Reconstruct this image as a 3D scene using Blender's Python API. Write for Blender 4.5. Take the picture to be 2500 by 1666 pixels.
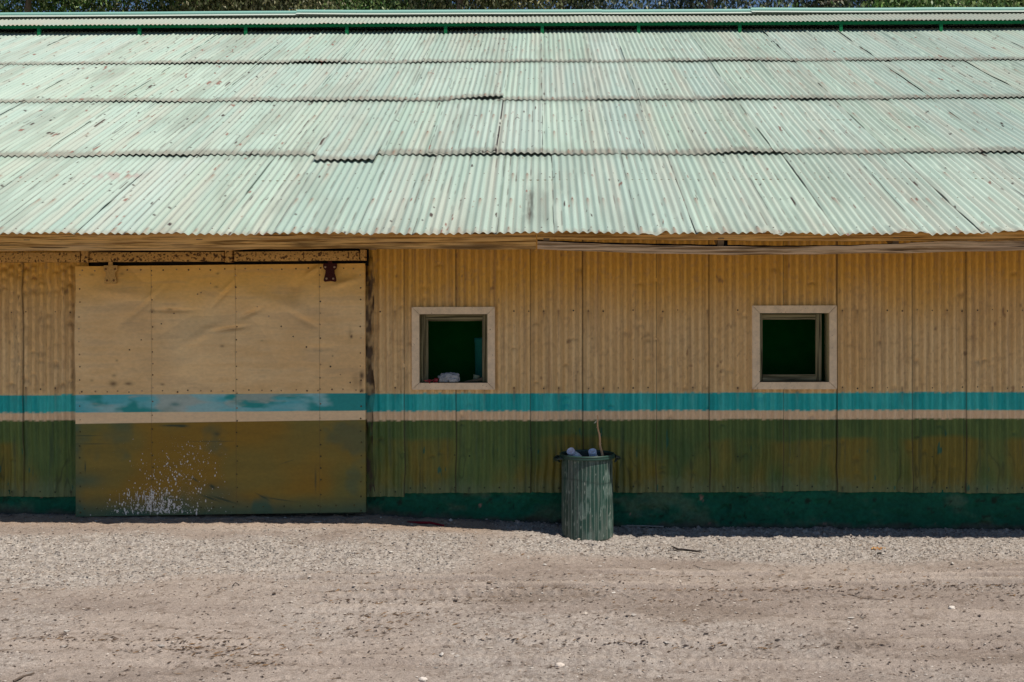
import bpy, bmesh, math, random
import numpy as np
from mathutils import Vector, Matrix
R = math.radians
random.seed(7)
rs = np.random.RandomState(11)
for o in list(bpy.data.objects): bpy.data.objects.remove(o)
S = bpy.context.scene
C = S.collection

# ------------------------------------------------------------------ camera
F, PX, PY, EYE, DW = 2750.0, 1289.0, 741.0, 2.0, 10.2
cd = bpy.data.cameras.new('camera'); cam = bpy.data.objects.new('camera', cd); C.objects.link(cam)
CM = Matrix.Translation((0, -DW, EYE)) @ Matrix.Rotation(R(0.7), 4, 'Z') @ Matrix.Rotation(R(90), 4, 'X') @ Matrix.Rotation(R(-0.10), 4, 'Z')
cam.matrix_world = CM
cd.sensor_width = 36; cd.lens = 36 * F / 2500
cd.shift_x = -(PX - 1250) / 2500; cd.shift_y = -(833 - PY) / 2500
cd.clip_start = 0.1; cd.clip_end = 2000
S.camera = cam
S.render.resolution_x = 1024; S.render.resolution_y = 682

# ------------------------------------------------------------------ light
SD = Vector((0.42, -0.335, 1.0)).normalized()      # towards the sun
elev = math.asin(SD.z); azim = math.atan2(SD.x, SD.y)
w = bpy.data.worlds.new('World'); S.world = w; w.use_nodes = True
nt = w.node_tree; nt.nodes.clear()
sky = nt.nodes.new('ShaderNodeTexSky'); sky.sky_type = 'NISHITA'; sky.sun_disc = False
sky.sun_elevation = elev; sky.sun_rotation = azim
sky.altitude = 300; sky.air_density = 1.0; sky.dust_density = 0.1; sky.ozone_density = 6.0
bg = nt.nodes.new('ShaderNodeBackground'); bg.inputs['Strength'].default_value = 0.063
wo = nt.nodes.new('ShaderNodeOutputWorld')
nt.links.new(sky.outputs[0], bg.inputs[0]); nt.links.new(bg.outputs[0], wo.inputs[0])
sl = bpy.data.lights.new('sun', 'SUN'); sl.energy = 4.3; sl.angle = R(0.5); sl.color = (1.0, 0.93, 0.83)
sun = bpy.data.objects.new('sun', sl); C.objects.link(sun)
sun.rotation_euler = SD.to_track_quat('Z', 'Y').to_euler(); sun.location = SD * 40
S.view_settings.view_transform = 'Standard'; S.view_settings.look = 'None'
S.view_settings.exposure = 0.16; S.view_settings.gamma = 1.0; S.view_settings.use_curve_mapping = False

def at(px, py, Y):
    """point on the vertical plane Y seen at photo pixel (px, py)"""
    d = CM.to_3x3() @ Vector(((px - PX) / F, (PY - py) / F, -1))
    t = (Y + DW) / d.y
    return Vector((0, -DW, EYE)) + d * t

# ------------------------------------------------------------------ noise in numpy
def _h(ix, iy, s):
    n = (ix.astype(np.int64) * 374761393 + iy.astype(np.int64) * 668265263 + s * 974634777) & 0x7fffffff
    n = ((n ^ (n >> 13)) * 1274126177) & 0x7fffffff
    n = ((n ^ (n >> 15)) * 2246822519) & 0x7fffffff
    return ((n ^ (n >> 16)) & 0xffffff) / float(0xffffff)
def vn(x, y, s=0):
    x = np.asarray(x, float); y = np.asarray(y, float)
    ix = np.floor(x); iy = np.floor(y); fx = x - ix; fy = y - iy
    fx = fx * fx * (3 - 2 * fx); fy = fy * fy * (3 - 2 * fy)
    ix = ix.astype(np.int64); iy = iy.astype(np.int64)
    a = _h(ix, iy, s); b = _h(ix + 1, iy, s); c = _h(ix, iy + 1, s); d = _h(ix + 1, iy + 1, s)
    return (a * (1 - fx) + b * fx) * (1 - fy) + (c * (1 - fx) + d * fx) * fy
def fb(x, y, fx, fy, s=0, octv=4, g=0.5):
    t = 0; a = 1; n = 0
    for i in range(octv):
        t = t + a * vn(np.asarray(x) * fx + 17.3 * i, np.asarray(y) * fy - 9.1 * i, s + i * 31); n += a; a *= g; fx *= 2.03; fy *= 2.03
    return t / n
def ss(a, b, x):
    t = np.clip((np.asarray(x, float) - a) / (b - a), 0, 1); return t * t * (3 - 2 * t)
def mx(a, b, t):
    t = np.asarray(t)[..., None]; return np.asarray(a) * (1 - t) + np.asarray(b) * t

# ------------------------------------------------------------------ mesh builder
class MB:
    def __init__(s): s.v = []; s.f = []; s.c = []; s.m = []; s.sm = []; s.n = 0
    def add(s, V, Fc, col=(0.5, 0.5, 0.5), mi=0, smooth=False):
        V = np.asarray(V, float).reshape(-1, 3); k = len(V)
        Fc = np.asarray(Fc, dtype=np.int64)
        s.v.append(V); s.f.append(Fc + s.n)
        col = np.asarray(col, float); s.c.append(np.broadcast_to(col.reshape(-1, 3), (k, 3)) if col.size == 3 else col.reshape(-1, 3))
        s.m.append(np.full(len(Fc), mi)); s.sm.append(np.full(len(Fc), smooth)); s.n += k
    def grid(s, P, col=(0.5, 0.5, 0.5), keep=None, flip=False, mi=0, smooth=True):
        n, m = P.shape[:2]; I = np.arange(n * m).reshape(n, m)
        q = np.stack([I[:-1, :-1], I[:-1, 1:], I[1:, 1:], I[1:, :-1]], -1)
        if flip: q = q[..., ::-1]
        q = q[keep] if keep is not None else q.reshape(-1, 4)
        s.add(P.reshape(-1, 3), q, np.asarray(col), mi, smooth)
    def box(s, a, b, col=(0.5, 0.5, 0.5), mi=0, bev=0.0, M=None):
        a = np.array(a, float); b = np.array(b, float); lo = np.minimum(a, b); hi = np.maximum(a, b)
        bm = bmesh.new(); bmesh.ops.create_cube(bm, size=1)
        for v in bm.verts: v.co = Vector((lo + hi) / 2) + Vector([v.co[i] * (hi - lo)[i] for i in range(3)])
        if bev: bmesh.ops.bevel(bm, geom=bm.edges[:], offset=bev, segments=1, affect='EDGES')
        s.bm(bm, col, mi, M)
    def bm(s, bm, col, mi=0, M=None, smooth=False):
        bm.verts.ensure_lookup_table()
        V = [(M @ v.co if M else v.co)[:] for v in bm.verts]
        bm.verts.index_update()
        for k in (3, 4):
            fs = [[v.index for v in f.verts] for f in bm.faces if len(f.verts) == k]
            if k == 3: base = s.n
            if fs:
                s.f.append(np.array(fs) + base); s.m.append(np.full(len(fs), mi)); s.sm.append(np.full(len(fs), smooth))
        big = [f for f in bm.faces if len(f.verts) > 4]
        for f in big:
            ii = [v.index for v in f.verts]
            t = np.array([[ii[0], ii[i], ii[i + 1]] for i in range(1, len(ii) - 1)]) + base
            s.f.append(t); s.m.append(np.full(len(t), mi)); s.sm.append(np.full(len(t), smooth))
        V = np.array(V); s.v.append(V); s.c.append(np.broadcast_to(np.asarray(col, float), V.shape) if np.asarray(col).size == 3 else np.asarray(col)); s.n += len(V)
        bm.free()
    def quad4(s, p, th, col=(0.5, 0.5, 0.5), mi=0, dy=1):
        """slab from 4 front corners (x,y,z), thickness th backwards in Y"""
        p = [Vector(q) for q in p]; b = [q + Vector((0, th * dy, 0)) for q in p]
        V = [q[:] for q in p + b]
        Fs = [[0, 1, 2, 3], [7, 6, 5, 4], [0, 4, 5, 1], [1, 5, 6, 2], [2, 6, 7, 3], [3, 7, 4, 0]]
        s.add(V, Fs, col, mi)
    def tube(s, pts, rad, col=(0.5, 0.5, 0.5), seg=8, mi=0, wob=0.0, cap=True):
        pts = [Vector(p) for p in pts]; n = len(pts)
        if not hasattr(rad, '__len__'): rad = [rad] * n
        V = []; up = Vector((0.13, 0.21, 0.97))
        for i, p in enumerate(pts):
            t = (pts[min(i + 1, n - 1)] - pts[max(i - 1, 0)]).normalized()
            a = t.cross(up)
            if a.length < 1e-3: a = t.cross(Vector((1, 0, 0)))
            a.normalize(); b = t.cross(a)
            for k in range(seg):
                an = 2 * math.pi * k / seg; r = rad[i] * (1 + wob * random.uniform(-1, 1))
                V.append((p + a * math.cos(an) * r + b * math.sin(an) * r)[:])
        q = [[i * seg + k, i * seg + (k + 1) % seg, (i + 1) * seg + (k + 1) % seg, (i + 1) * seg + k] for i in range(n - 1) for k in range(seg)]
        s.add(V, q, col, mi, True)
        if cap:
            for e in (0, n - 1):
                c0 = s.n; V2 = [V[e * seg + k] for k in range(seg)] + [pts[e][:]]
                s.add(V2, [[k, (k + 1) % seg, seg] for k in range(seg)], col, mi, False)
    def lathe(s, prof, seg=48, col=(0.5, 0.5, 0.5), mi=0, M=None, rf=None):
        V = []; n = len(prof)
        for (r, z) in prof:
            for k in range(seg):
                an = 2 * math.pi * k / seg; rr = r * (rf(an, z) if rf else 1)
                p = Vector((rr * math.cos(an), rr * math.sin(an), z)); V.append((M @ p if M else p)[:])
        q = [[i * seg + k, i * seg + (k + 1) % seg, (i + 1) * seg + (k + 1) % seg, (i + 1) * seg + k] for i in range(n - 1) for k in range(seg)]
        s.add(V, q, col, mi, True)
    def build(s, name, mats, parent=None, loc=None):
        V = np.concatenate(s.v); Cc = np.concatenate(s.c)
        me = bpy.data.meshes.new(name); me.vertices.add(len(V)); me.vertices.foreach_set('co', V.astype(np.float32).ravel())
        sizes = np.concatenate([np.full(len(f), f.shape[1]) for f in s.f if len(f)])
        loops = np.concatenate([f.ravel() for f in s.f if len(f)])
        starts = np.concatenate([[0], np.cumsum(sizes)[:-1]])
        me.loops.add(len(loops)); me.loops.foreach_set('vertex_index', loops.astype(np.int32))
        me.polygons.add(len(sizes)); me.polygons.foreach_set('loop_start', starts.astype(np.int32))
        me.polygons.foreach_set('material_index', np.concatenate([m for m in s.m if len(m)]).astype(np.int32))
        me.polygons.foreach_set('use_smooth', np.concatenate([m for m in s.sm if len(m)]).astype(bool))
        me.update(calc_edges=True)
        ca = me.color_attributes.new('Col', 'FLOAT_COLOR', 'POINT')
        ca.data.foreach_set('color', np.concatenate([Cc, np.ones((len(Cc), 1))], 1).astype(np.float32).ravel())
        for m in (mats if isinstance(mats, (list, tuple)) else [mats]): me.materials.append(m)
        o = bpy.data.objects.new(name, me); C.objects.link(o)
        if parent: o.parent = parent
        if loc is not None: o.location = loc
        return o
def tag(o, label=None, cat=None, group=None, kind=None):
    if label: o['label'] = label
    if cat: o['category'] = cat
    if group: o['group'] = group
    if kind: o['kind'] = kind
    return o
def empty(name, loc=(0, 0, 0)):
    o = bpy.data.objects.new(name, None); C.objects.link(o); o.location = loc; o.empty_display_size = 0.2; return o

# ------------------------------------------------------------------ materials
class NT:
    def __init__(s, name):
        s.m = bpy.data.materials.new(name); s.m.use_nodes = True; s.t = s.m.node_tree; s.N = s.t.nodes; s.L = s.t.links
        s.b = s.N['Principled BSDF']; s.obj = s.N.new('ShaderNodeTexCoord').outputs['Object']
    def lk(s, a, b): s.L.new(a, b)
    def mp(s, sc, rot=(0, 0, 0)):
        n = s.N.new('ShaderNodeMapping'); n.inputs['Scale'].default_value = sc; n.inputs['Rotation'].default_value = rot; s.lk(s.obj, n.inputs[0]); return n.outputs[0]
    def noise(s, v, scale, det=4, ro=0.55):
        n = s.N.new('ShaderNodeTexNoise'); n.inputs['Scale'].default_value = scale; n.inputs['Detail'].default_value = det; n.inputs['Roughness'].default_value = ro
        s.lk(v, n.inputs['Vector']); return n.outputs['Fac']
    def ramp(s, f, st):
        n = s.N.new('ShaderNodeValToRGB'); e = n.color_ramp.elements
        while len(e) < len(st): e.new(0.5)
        for i, (p, c) in enumerate(st):
            e[i].position = p; e[i].color = (c, c, c, 1) if not hasattr(c, '__len__') else (*c, 1)
        s.lk(f, n.inputs[0]); return n.outputs[0]
    def mix(s, f, a, b, mode='MIX'):
        n = s.N.new('ShaderNodeMix'); n.data_type = 'RGBA'; n.blend_type = mode
        for sock, v in ((n.inputs[0], f), (n.inputs[6], a), (n.inputs[7], b)):
            if isinstance(v, (int, float)): sock.default_value = v
            elif isinstance(v, tuple): sock.default_value = (*v, 1)
            else: s.lk(v, sock)
        return n.outputs[2]
    def attr(s, name='Col'):
        n = s.N.new('ShaderNodeAttribute'); n.attribute_name = name; return n.outputs['Color']
    def bump(s, h, st, dist):
        n = s.N.new('ShaderNodeBump'); n.inputs['Strength'].default_value = st; n.inputs['Distance'].default_value = dist
        s.lk(h, n.inputs['Height']); s.lk(n.outputs[0], s.b.inputs['Normal'])
    def fin(s, col, rough=0.8, spec=0.3):
        if isinstance(col, tuple): s.b.inputs['Base Color'].default_value = (*col, 1)
        else: s.lk(col, s.b.inputs['Base Color'])
        if isinstance(rough, (int, float)): s.b.inputs['Roughness'].default_value = rough
        else: s.lk(rough, s.b.inputs['Roughness'])
        s.b.inputs['Specular IOR Level'].default_value = spec
        return s.m
def mat_attr(name, sc=40, var=0.12, rough=0.8, spec=0.3, bst=0.3, bd=0.003, stretch=(1, 1, 1)):
    n = NT(name); v = n.mp(stretch); f = n.noise(v, sc, 5)
    g = n.ramp(f, [(0.3, 1 - var), (0.7, 1 + var)])
    c = n.mix(1.0, n.attr(), g, 'MULTIPLY'); n.bump(f, bst, bd)
    return n.fin(c, rough, spec)
M_wallpaint = mat_attr('wall_paint', 60, 0.10, 0.62, 0.35, 0.25, 0.002, (1, 1, 0.35))
M_door = mat_attr('door_paint', 45, 0.07, 0.55, 0.35, 0.25, 0.002, (0.6, 1, 1))
M_rust = mat_attr('rust_metal', 70, 0.2, 0.85, 0.2, 0.5, 0.003)
M_found = mat_attr('foundation_paint', 30, 0.25, 0.8, 0.25, 0.8, 0.012)
M_generic = mat_attr('dull_surface', 80, 0.15, 0.85, 0.2, 0.3, 0.002)
def mk_trim():
    n = NT('trim_paint'); a = n.noise(n.mp((1, 1, 1)), 14, 6, .7); k = n.noise(n.mp((1, 1, 1)), 55, 3, .6)
    c = n.mix(1.0, n.attr(), n.ramp(a, [(.3, .78), (.65, 1.05)]), 'MULTIPLY'); c = n.mix(n.ramp(k, [(.68, 0.0), (.72, 1.0)]), c, (.22, .14, .08)); n.bump(k, .3, .002)
    return n.fin(c, .6, .3)
M_trim = mk_trim()
def mk_roof():
    n = NT('mint_roof_paint')
    v1 = n.mp((1, 1, 1)); fine = n.noise(v1, 90, 3)
    c = n.mix(1.0, n.attr(), n.ramp(fine, [(0.3, 0.94), (0.7, 1.05)]), 'MULTIPLY')
    vs = n.mp((44, 9, 9)); r = n.noise(vs, 1.0, 3, 0.6)
    c = n.mix(n.ramp(r, [(0.785, 0.0), (0.81, 1.0)]), c, (0.20, 0.10, 0.07))
    vk = n.mp((44, 11, 11)); k = n.noise(vk, 1.0, 2, 0.5)
    c = n.mix(n.ramp(k, [(0.79, 0.0), (0.81, 1.0)]), c, (0.03, 0.025, 0.02))
    n.bump(fine, 0.15, 0.002)
    return n.fin(c, 0.55, 0.3)
M_roof = mk_roof()
def mk_wood(name, base, dark, gray, sc=1.0, vert=False):
    n = NT(name)
    if vert:
        _mp = n.mp; n.mp = lambda q: _mp((q[2], q[1], q[0]))
    v = n.mp((1.0 * sc, 38 * sc, 38 * sc)); g = n.noise(v, 1.6, 6, 0.65)
    v2 = n.mp((0.6, 6, 6)); g2 = n.noise(v2, 1.5, 3)
    c = n.mix(n.ramp(g, [(0.42, 0.0), (0.55, 1.0)]), dark, base)
    c = n.mix(n.ramp(g2, [(0.5, 0.0), (0.7, 0.6)]), c, gray)
    v3 = n.mp((1.6, 75, 75)); g3 = n.noise(v3, 1.0, 2)
    c = n.mix(n.ramp(g3, [(0.33, 0.95), (0.38, 0.0)]), c, tuple(x * 0.2 for x in dark))
    v4 = n.mp((0.55, 3, 7)); g4 = n.noise(v4, 1.3, 4)
    c = n.mix(n.ramp(g4, [(0.60, 0.0), (0.68, 0.8)]), c, tuple(x * 0.3 for x in dark))
    n.bump(g, 0.7, 0.006)
    return n.fin(c, 0.85, 0.2)
M_fascia = mk_wood('fascia_wood', (0.90, 0.50, 0.15), (0.34, 0.16, 0.035), (0.72, 0.46, 0.21))
M_batten = mk_wood('batten_wood', (0.80, 0.54, 0.30), (0.30, 0.17, 0.07), (0.60, 0.42, 0.26))
M_sash = mk_wood('sash_wood', (0.30, 0.26, 0.14), (0.09, 0.08, 0.04), (0.34, 0.31, 0.20))
M_sash_v = mk_wood('sash_wood_upright', (0.30, 0.26, 0.14), (0.09, 0.08, 0.04), (0.34, 0.31, 0.20), vert=True)
def mk_dark(name, col):
    n = NT(name); f = n.noise(n.mp((1, 1, 1)), 8, 4)
    return n.fin(n.mix(f, tuple(c * 0.7 for c in col), tuple(c * 1.3 for c in col)), 0.9, 0.1)
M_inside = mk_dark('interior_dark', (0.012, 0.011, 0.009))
M_green_in = mk_dark('interior_green', (0.004, 0.115, 0.015))
M_ventgreen = mk_dark('vent_green', (0.01, 0.16, 0.06))

# ------------------------------------------------------------------ ground height
KX = np.array([-40, -4.9, -1.6, -1.2, -0.64, 0.1, 0.85, 4.37, 40.]); KZ = np.array([.09, .09, .085, .057, .04, 0., -.03, -.047, -.05])
def sandmask(x, y):
    """1 = gravelly, 0 = fine sand"""
    d = -np.asarray(y, float); x = np.asarray(x, float)
    n = fb(x, y, 0.9, 2.2, 5, 4)
    a = ss(-0.7, -0.2, x + (n - 0.5) * 1.2) * ss(1.25, 0.95, d + (n - 0.5) * 0.5)          # right: gravel by the wall
    b = ss(0.42, 0.75, d + (n - 0.5) * 0.5) * ss(2.3, 0.9, d + (n - 0.5) * 1.3 + 0.12 * x) * ss(-0.2, -0.9, x) * ss(0.30, 0.55, fb(x, y, 0.7, 1.6, 41, 3) + 0.18 * ss(-2.5, -4, x) + 0.10)
    b2 = ss(0.3, 0.6, d) * ss(1.5, 1.1, d) * ss(-1.9, -1.2, x)*ss(-.4,-.7,x)*0.85
    c = 0.12 + ss(1.3, 3.0, d) * ss(0.35, 0.65, fb(x, y, 0.8, 1.3, 77, 4)) * 0.5
    return np.clip(np.maximum(np.maximum(a, b), np.maximum(b2, c)) * (.72 + .5 * fb(x, y, 3, 5, 78, 3)), 0, 1)
def gz0(x, y):
    d = -np.asarray(y, float); x = np.asarray(x, float)
    zw = np.interp(x, KX, KZ)
    z = zw - 0.03 * ss(0.0, 0.28, d); z = z * (1 - ss(0.25, 1.5, d)) + (-0.065) * ss(0.25, 1.5, d)
    return z + (fb(x, y, 0.8, 0.8, 3, 3) - 0.5) * 0.045 * ss(0.1, 1.0, d)
def tracks(x, y):
    d = -np.asarray(y, float); t = 0
    for k, (d0, sl_, am, wd) in enumerate([(1.52, 0.018, .010, .035), (1.70, 0.02, .011, .03), (1.93, 0.015, .013, .045), (2.12, 0.03, .008, .05), (2.6, -0.04, .008, .07), (3.35, 0.02, .009, .06), (3.7, 0.03, .008, .05)]):
        dd = d0 - sl_ * x * 1.0 + 0.05 * np.sin(x * 0.7 + k) + 0.02 * (fb(x, y, 3, .1, 50 + k, 2) - .5)
        amp = am * ss(0.30, 0.6, fb(x, y * 0, 0.9, 1, 60 + k, 2))
        t = t + amp * np.exp(-((d - dd) / wd) ** 2) - 0.7 * amp * np.exp(-((d - dd - wd * 1.6) / wd) ** 2)
    xx_ = np.asarray(x, float); dd = 2.10 - .02 * xx_ + .04 * np.sin(xx_ * .7); band = np.exp(-((d - dd - .12) / .07) ** 4)
    t = t + .0032 * band * (.4 + fb(xx_, y, 9, 9, 72, 2)) * np.sin(xx_ * 2 * math.pi / .085 + 2.5 * np.sin((d - dd) * 20)) * ss(.35, .6, fb(xx_, y * 0, .8, 1, 71, 2)) * ss(-2.0, -1.0, xx_)
    return t
def gz(x, y, m=None):
    if m is None: m = sandmask(x, y)
    z = gz0(x, y) + 2.4 * tracks(x, y) * ss(-3.6, -1.2, np.asarray(x, float)) 
    n1 = fb(x, y, 32, 32, 7, 3, 0.65) - 0.5; n2 = fb(x, y, 7, 9, 9, 3) - 0.5; n3 = np.clip(fb(x, y, 22, 30, 19, 2) - 0.60, 0, 1)
    return z + n1 * (0.010 + 0.015 * m) + n2 * 0.018 + n3 * 0.045 * (0.6 + m)

def axis(fine0, fine1, st, lim0, lim1):
    a = list(np.arange(fine0, fine1 + st / 2, st)); h = st; x = a[-1]
    while x < lim1: h *= 1.35; x += h; a.append(x)
    h = st; x = a[0]; b = []
    while x > lim0: h *= 1.35; x -= h; b.append(x)
    return np.array(b[::-1] + a)
gx = axis(-5.3, 5.0, 0.0085, -600, 600); gy = axis(-4.5, 0.05, 0.0085, -600, 900)
X, Y = np.meshgrid(gx, gy)
m = sandmask(X, Y); near = (np.abs(X) < 9) & (Y > -9) & (Y < 3)
Z = np.where(near, gz(X, Y, m), gz0(X, Y))
litter = lambda x, y: ss(0.60, 0.75, fb(x, y, 1.1, 3.0, 91, 4)) * ss(-1.6, -2.2, np.asarray(y))
tone = fb(X, Y, 0.8, 2.4, 21, 5); tone2 = fb(X, Y, 14, 20, 22, 4); sp = fb(X, Y, 60, 60, 23, 2)
sand = mx((0.255, 0.205, 0.172), (0.355, 0.295, 0.25), ss(0.25, 0.75, tone)); grav = mx((0.27, 0.24, 0.215), (0.46, 0.42, 0.375), ss(0.25, 0.75, sp))
col = mx(sand, grav, m * 0.85)
dry = ss(0.25, 0.7, X * -1) * ss(0.55, 0.15, -Y) ; col = mx(col, (0.40, 0.285, 0.195), dry * 0.55)
tk_ = tracks(X, Y); col = mx(col, np.array((0.17, 0.13, 0.10)), np.clip(ss(0.62, 0.74, tone2) * 0.45 + litter(X, Y) * 0.45 + ss(-.002, -.008, tk_) * ss(.4, .6, fb(X, Y, 25, 60, 29, 2)) * .6, 0, .8)); col = mx(col, np.array((.42, .35, .29)), ss(.002, .009, tk_) * .4)  # dark crumbs in the ruts; dark ruts and pale ridges also paint relief shading
col = mx(col, np.array((0.11, 0.085, 0.07)), ss(0.78, 0.86, sp) * (0.5))
wall_band = ss(0.06, 0.0, -Y + (fb(X, Y, 4, 4, 24, 2) - .5) * .12) * near; col = mx(col, (0.12, 0.105, 0.095), wall_band * 0.6)  # ground coloured darker in a narrow strip along the wall
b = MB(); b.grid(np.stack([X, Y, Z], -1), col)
def mk_ground():
    n = NT('dusty_gravel_ground'); f = n.noise(n.mp((1, 1, 1)), 120, 4, 0.7); f2 = n.noise(n.mp((1, 1, 1)), 38, 3, 0.6)
    c = n.mix(1.0, n.attr(), n.ramp(f, [(0.3, 0.62), (0.7, 1.38)]), 'MULTIPLY')
    c = n.mix(1.0, c, n.ramp(f2, [(0.3, 0.9), (0.7, 1.1)]), 'MULTIPLY')
    n.bump(f, 0.8, 0.008); return n.fin(c, 0.95, 0.1)
tag(b.build('ground', mk_ground()), 'dusty gravel yard of pinkish sand with tyre tracks', kind='structure')
del X, Y, Z, col, sand, grav, m

# scattered stones as one uncountable layer
def stones(n, x0, x1, y0, y1, dens, r0, r1, seed, pal):
    g = np.random.RandomState(seed)
    x = g.uniform(x0, x1, n); y = g.uniform(y0, y1, n); k = g.rand(n) < dens(x, y); x = x[k]; y = y[k]; n = len(x)
    r = r0 + (r1 - r0) * g.rand(n) ** 3.5
    z = gz(x, y) + r * 0.25
    base = np.array([[1, 0, 0], [0, 1, 0], [-1, 0, 0], [0, -1, 0], [0, 0, .75], [.65, .65, .45], [-.65, .6, .4], [0, 0, -.7]], float)
    V = base[None] * (1 + g.uniform(-.35, .35, (n, 8, 3))); a = g.rand(n) * 6.28; ca, sa = np.cos(a), np.sin(a)
    sc = np.stack([r * g.uniform(.8, 1.5, n), r * g.uniform(.6, 1, n), r * g.uniform(.4, .8, n)], -1)
    V = V * sc[:, None, :]; vx = V[..., 0] * ca[:, None] - V[..., 1] * sa[:, None]; vy = V[..., 0] * sa[:, None] + V[..., 1] * ca[:, None]
    V = np.stack([vx + x[:, None], vy + y[:, None], V[..., 2] + z[:, None]], -1)
    T = np.array([[4, 0, 5], [4, 5, 1], [4, 1, 6], [4, 6, 2], [4, 2, 3], [4, 3, 0], [0, 1, 5], [1, 2, 6], [7, 1, 0], [7, 2, 1], [7, 3, 2], [7, 0, 3]])
    Fc = (np.arange(n) * 8)[:, None, None] + T[None]
    pal = np.array(pal); c = pal[g.randint(0, len(pal), n)] * g.uniform(.8, 1.2, (n, 1))
    return V.reshape(-1, 3), Fc.reshape(-1, 3), np.repeat(c, 8, 0)
b = MB()
pal = [(0.44, 0.40, 0.36), (0.38, 0.345, 0.31), (0.50, 0.465, 0.42), (0.31, 0.275, 0.245), (0.42, 0.365, 0.31), (0.22, 0.20, 0.18)]
for a_ in (stones(900, -4.6, 4.5, -4.5, -2.2, lambda x, y: .35 + .65 * ss(.5, .6, fb(x, y, 1.2, 2, 79, 3)), 0.006, 0.019, 6, [(.09, .07, .06), (.13, .10, .08), (.17, .14, .12)]),
           stones(60000, -5.3, 5.0, -2.2, 0.0, lambda x, y: sandmask(x, y) ** 1.5, 0.003, 0.0125, 1, pal),
           stones(80000, -5.3, 5.0, -4.5, 0.0, lambda x, y: (0.35 + 0.6 * sandmask(x, y)) * (1 - .75 * ss(1.15, 1.3, -y) * ss(2.05, 1.85, -y) * ss(-2, -1, x)), 0.002, 0.011, 2, [(.33, .265, .22), (.28, .225, .18), (.40, .34, .29), (.23, .18, .145), (0.11, 0.085, 0.07), (.46, .41, .36)]),
           stones(350, -4.5, 4.5, -4.5, 0.0, lambda x, y: 0.7 + 0 * x, 0.009, 0.026, 4, pal)):
    b.add(*a_)
tag(b.build('gravel', M_generic), 'loose pale  gravel scattered over the yard', 'gravel', kind='stuff')
# leaf litter flakes
g = np.random.RandomState(5)
cl = [(-2.05, -3.45, .45, .10, 230), (-1.75, -3.75, .3, .12, 110), (-2.95, -3.3, .35, .06, 90), (-1.15, -3.1, .4, .12, 100), (0.0, -2.9, 3.5, .9, 420), (-2.6, -1.7, 1.6, .5, 180), (1.5, -1.9, 3, .15, 220), (0, -.9, 4, .5, 300), (-3.9, -3.7, .7, .5, 120), (-1.0, -2.75, .35, .04, 60)]
xs = np.concatenate([g.normal(c[0], c[2] * .6, c[4]) for c in cl]); ys = np.concatenate([g.normal(c[1], c[3], c[4]) for c in cl])
for (d0, sl_, nn) in ((2.08, .02, 420), (2.36, .025, 260), (1.62, .02, 160), (3.3, -.03, 160)):
    xt = g.uniform(-1.6, 4.8, nn) if d0 < 3 else g.uniform(-.5, 3.5, nn); xs = np.concatenate([xs, xt]); ys = np.concatenate([ys, -(d0 - sl_ * xt + .05 * np.sin(xt * .7 + 1) + g.normal(0, .022, nn))])
k = (ys < -.25) & (ys > -4.4) & (np.abs(xs) < 5); xs = xs[k]; ys = ys[k]; n = len(xs)
ang = g.uniform(-.9, .9, n); L = g.uniform(.006, .030, n); W = g.uniform(.0015, .005, n); zz = gz(xs, ys) + .004
V = []
for sx, sy, dz in ((-1, 0, 0), (0, -1, .002), (1, 0, .006), (0, 1, .004)):
    lx = sx * L; ly = sy * W
    V.append(np.stack([xs + lx * np.cos(ang) - ly * np.sin(ang), ys + lx * np.sin(ang) + ly * np.cos(ang), zz + dz * g.uniform(0, 2, n)], -1))
V = np.stack(V, 1).reshape(-1, 3)
b = MB(); b.add(V, np.arange(n * 4).reshape(-1, 4), np.repeat(np.array([(0.07, 0.045, 0.03), (0.12, 0.08, 0.05), (0.05, 0.035, 0.03), (0.2, .12, .06)])[g.randint(0, 4, n)], 4, 0))
tag(b.build('leaf_litter', M_generic), 'small dark twigs and leaf crumbs strewn on the dirt', 'leaf litter', kind='stuff')

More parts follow.
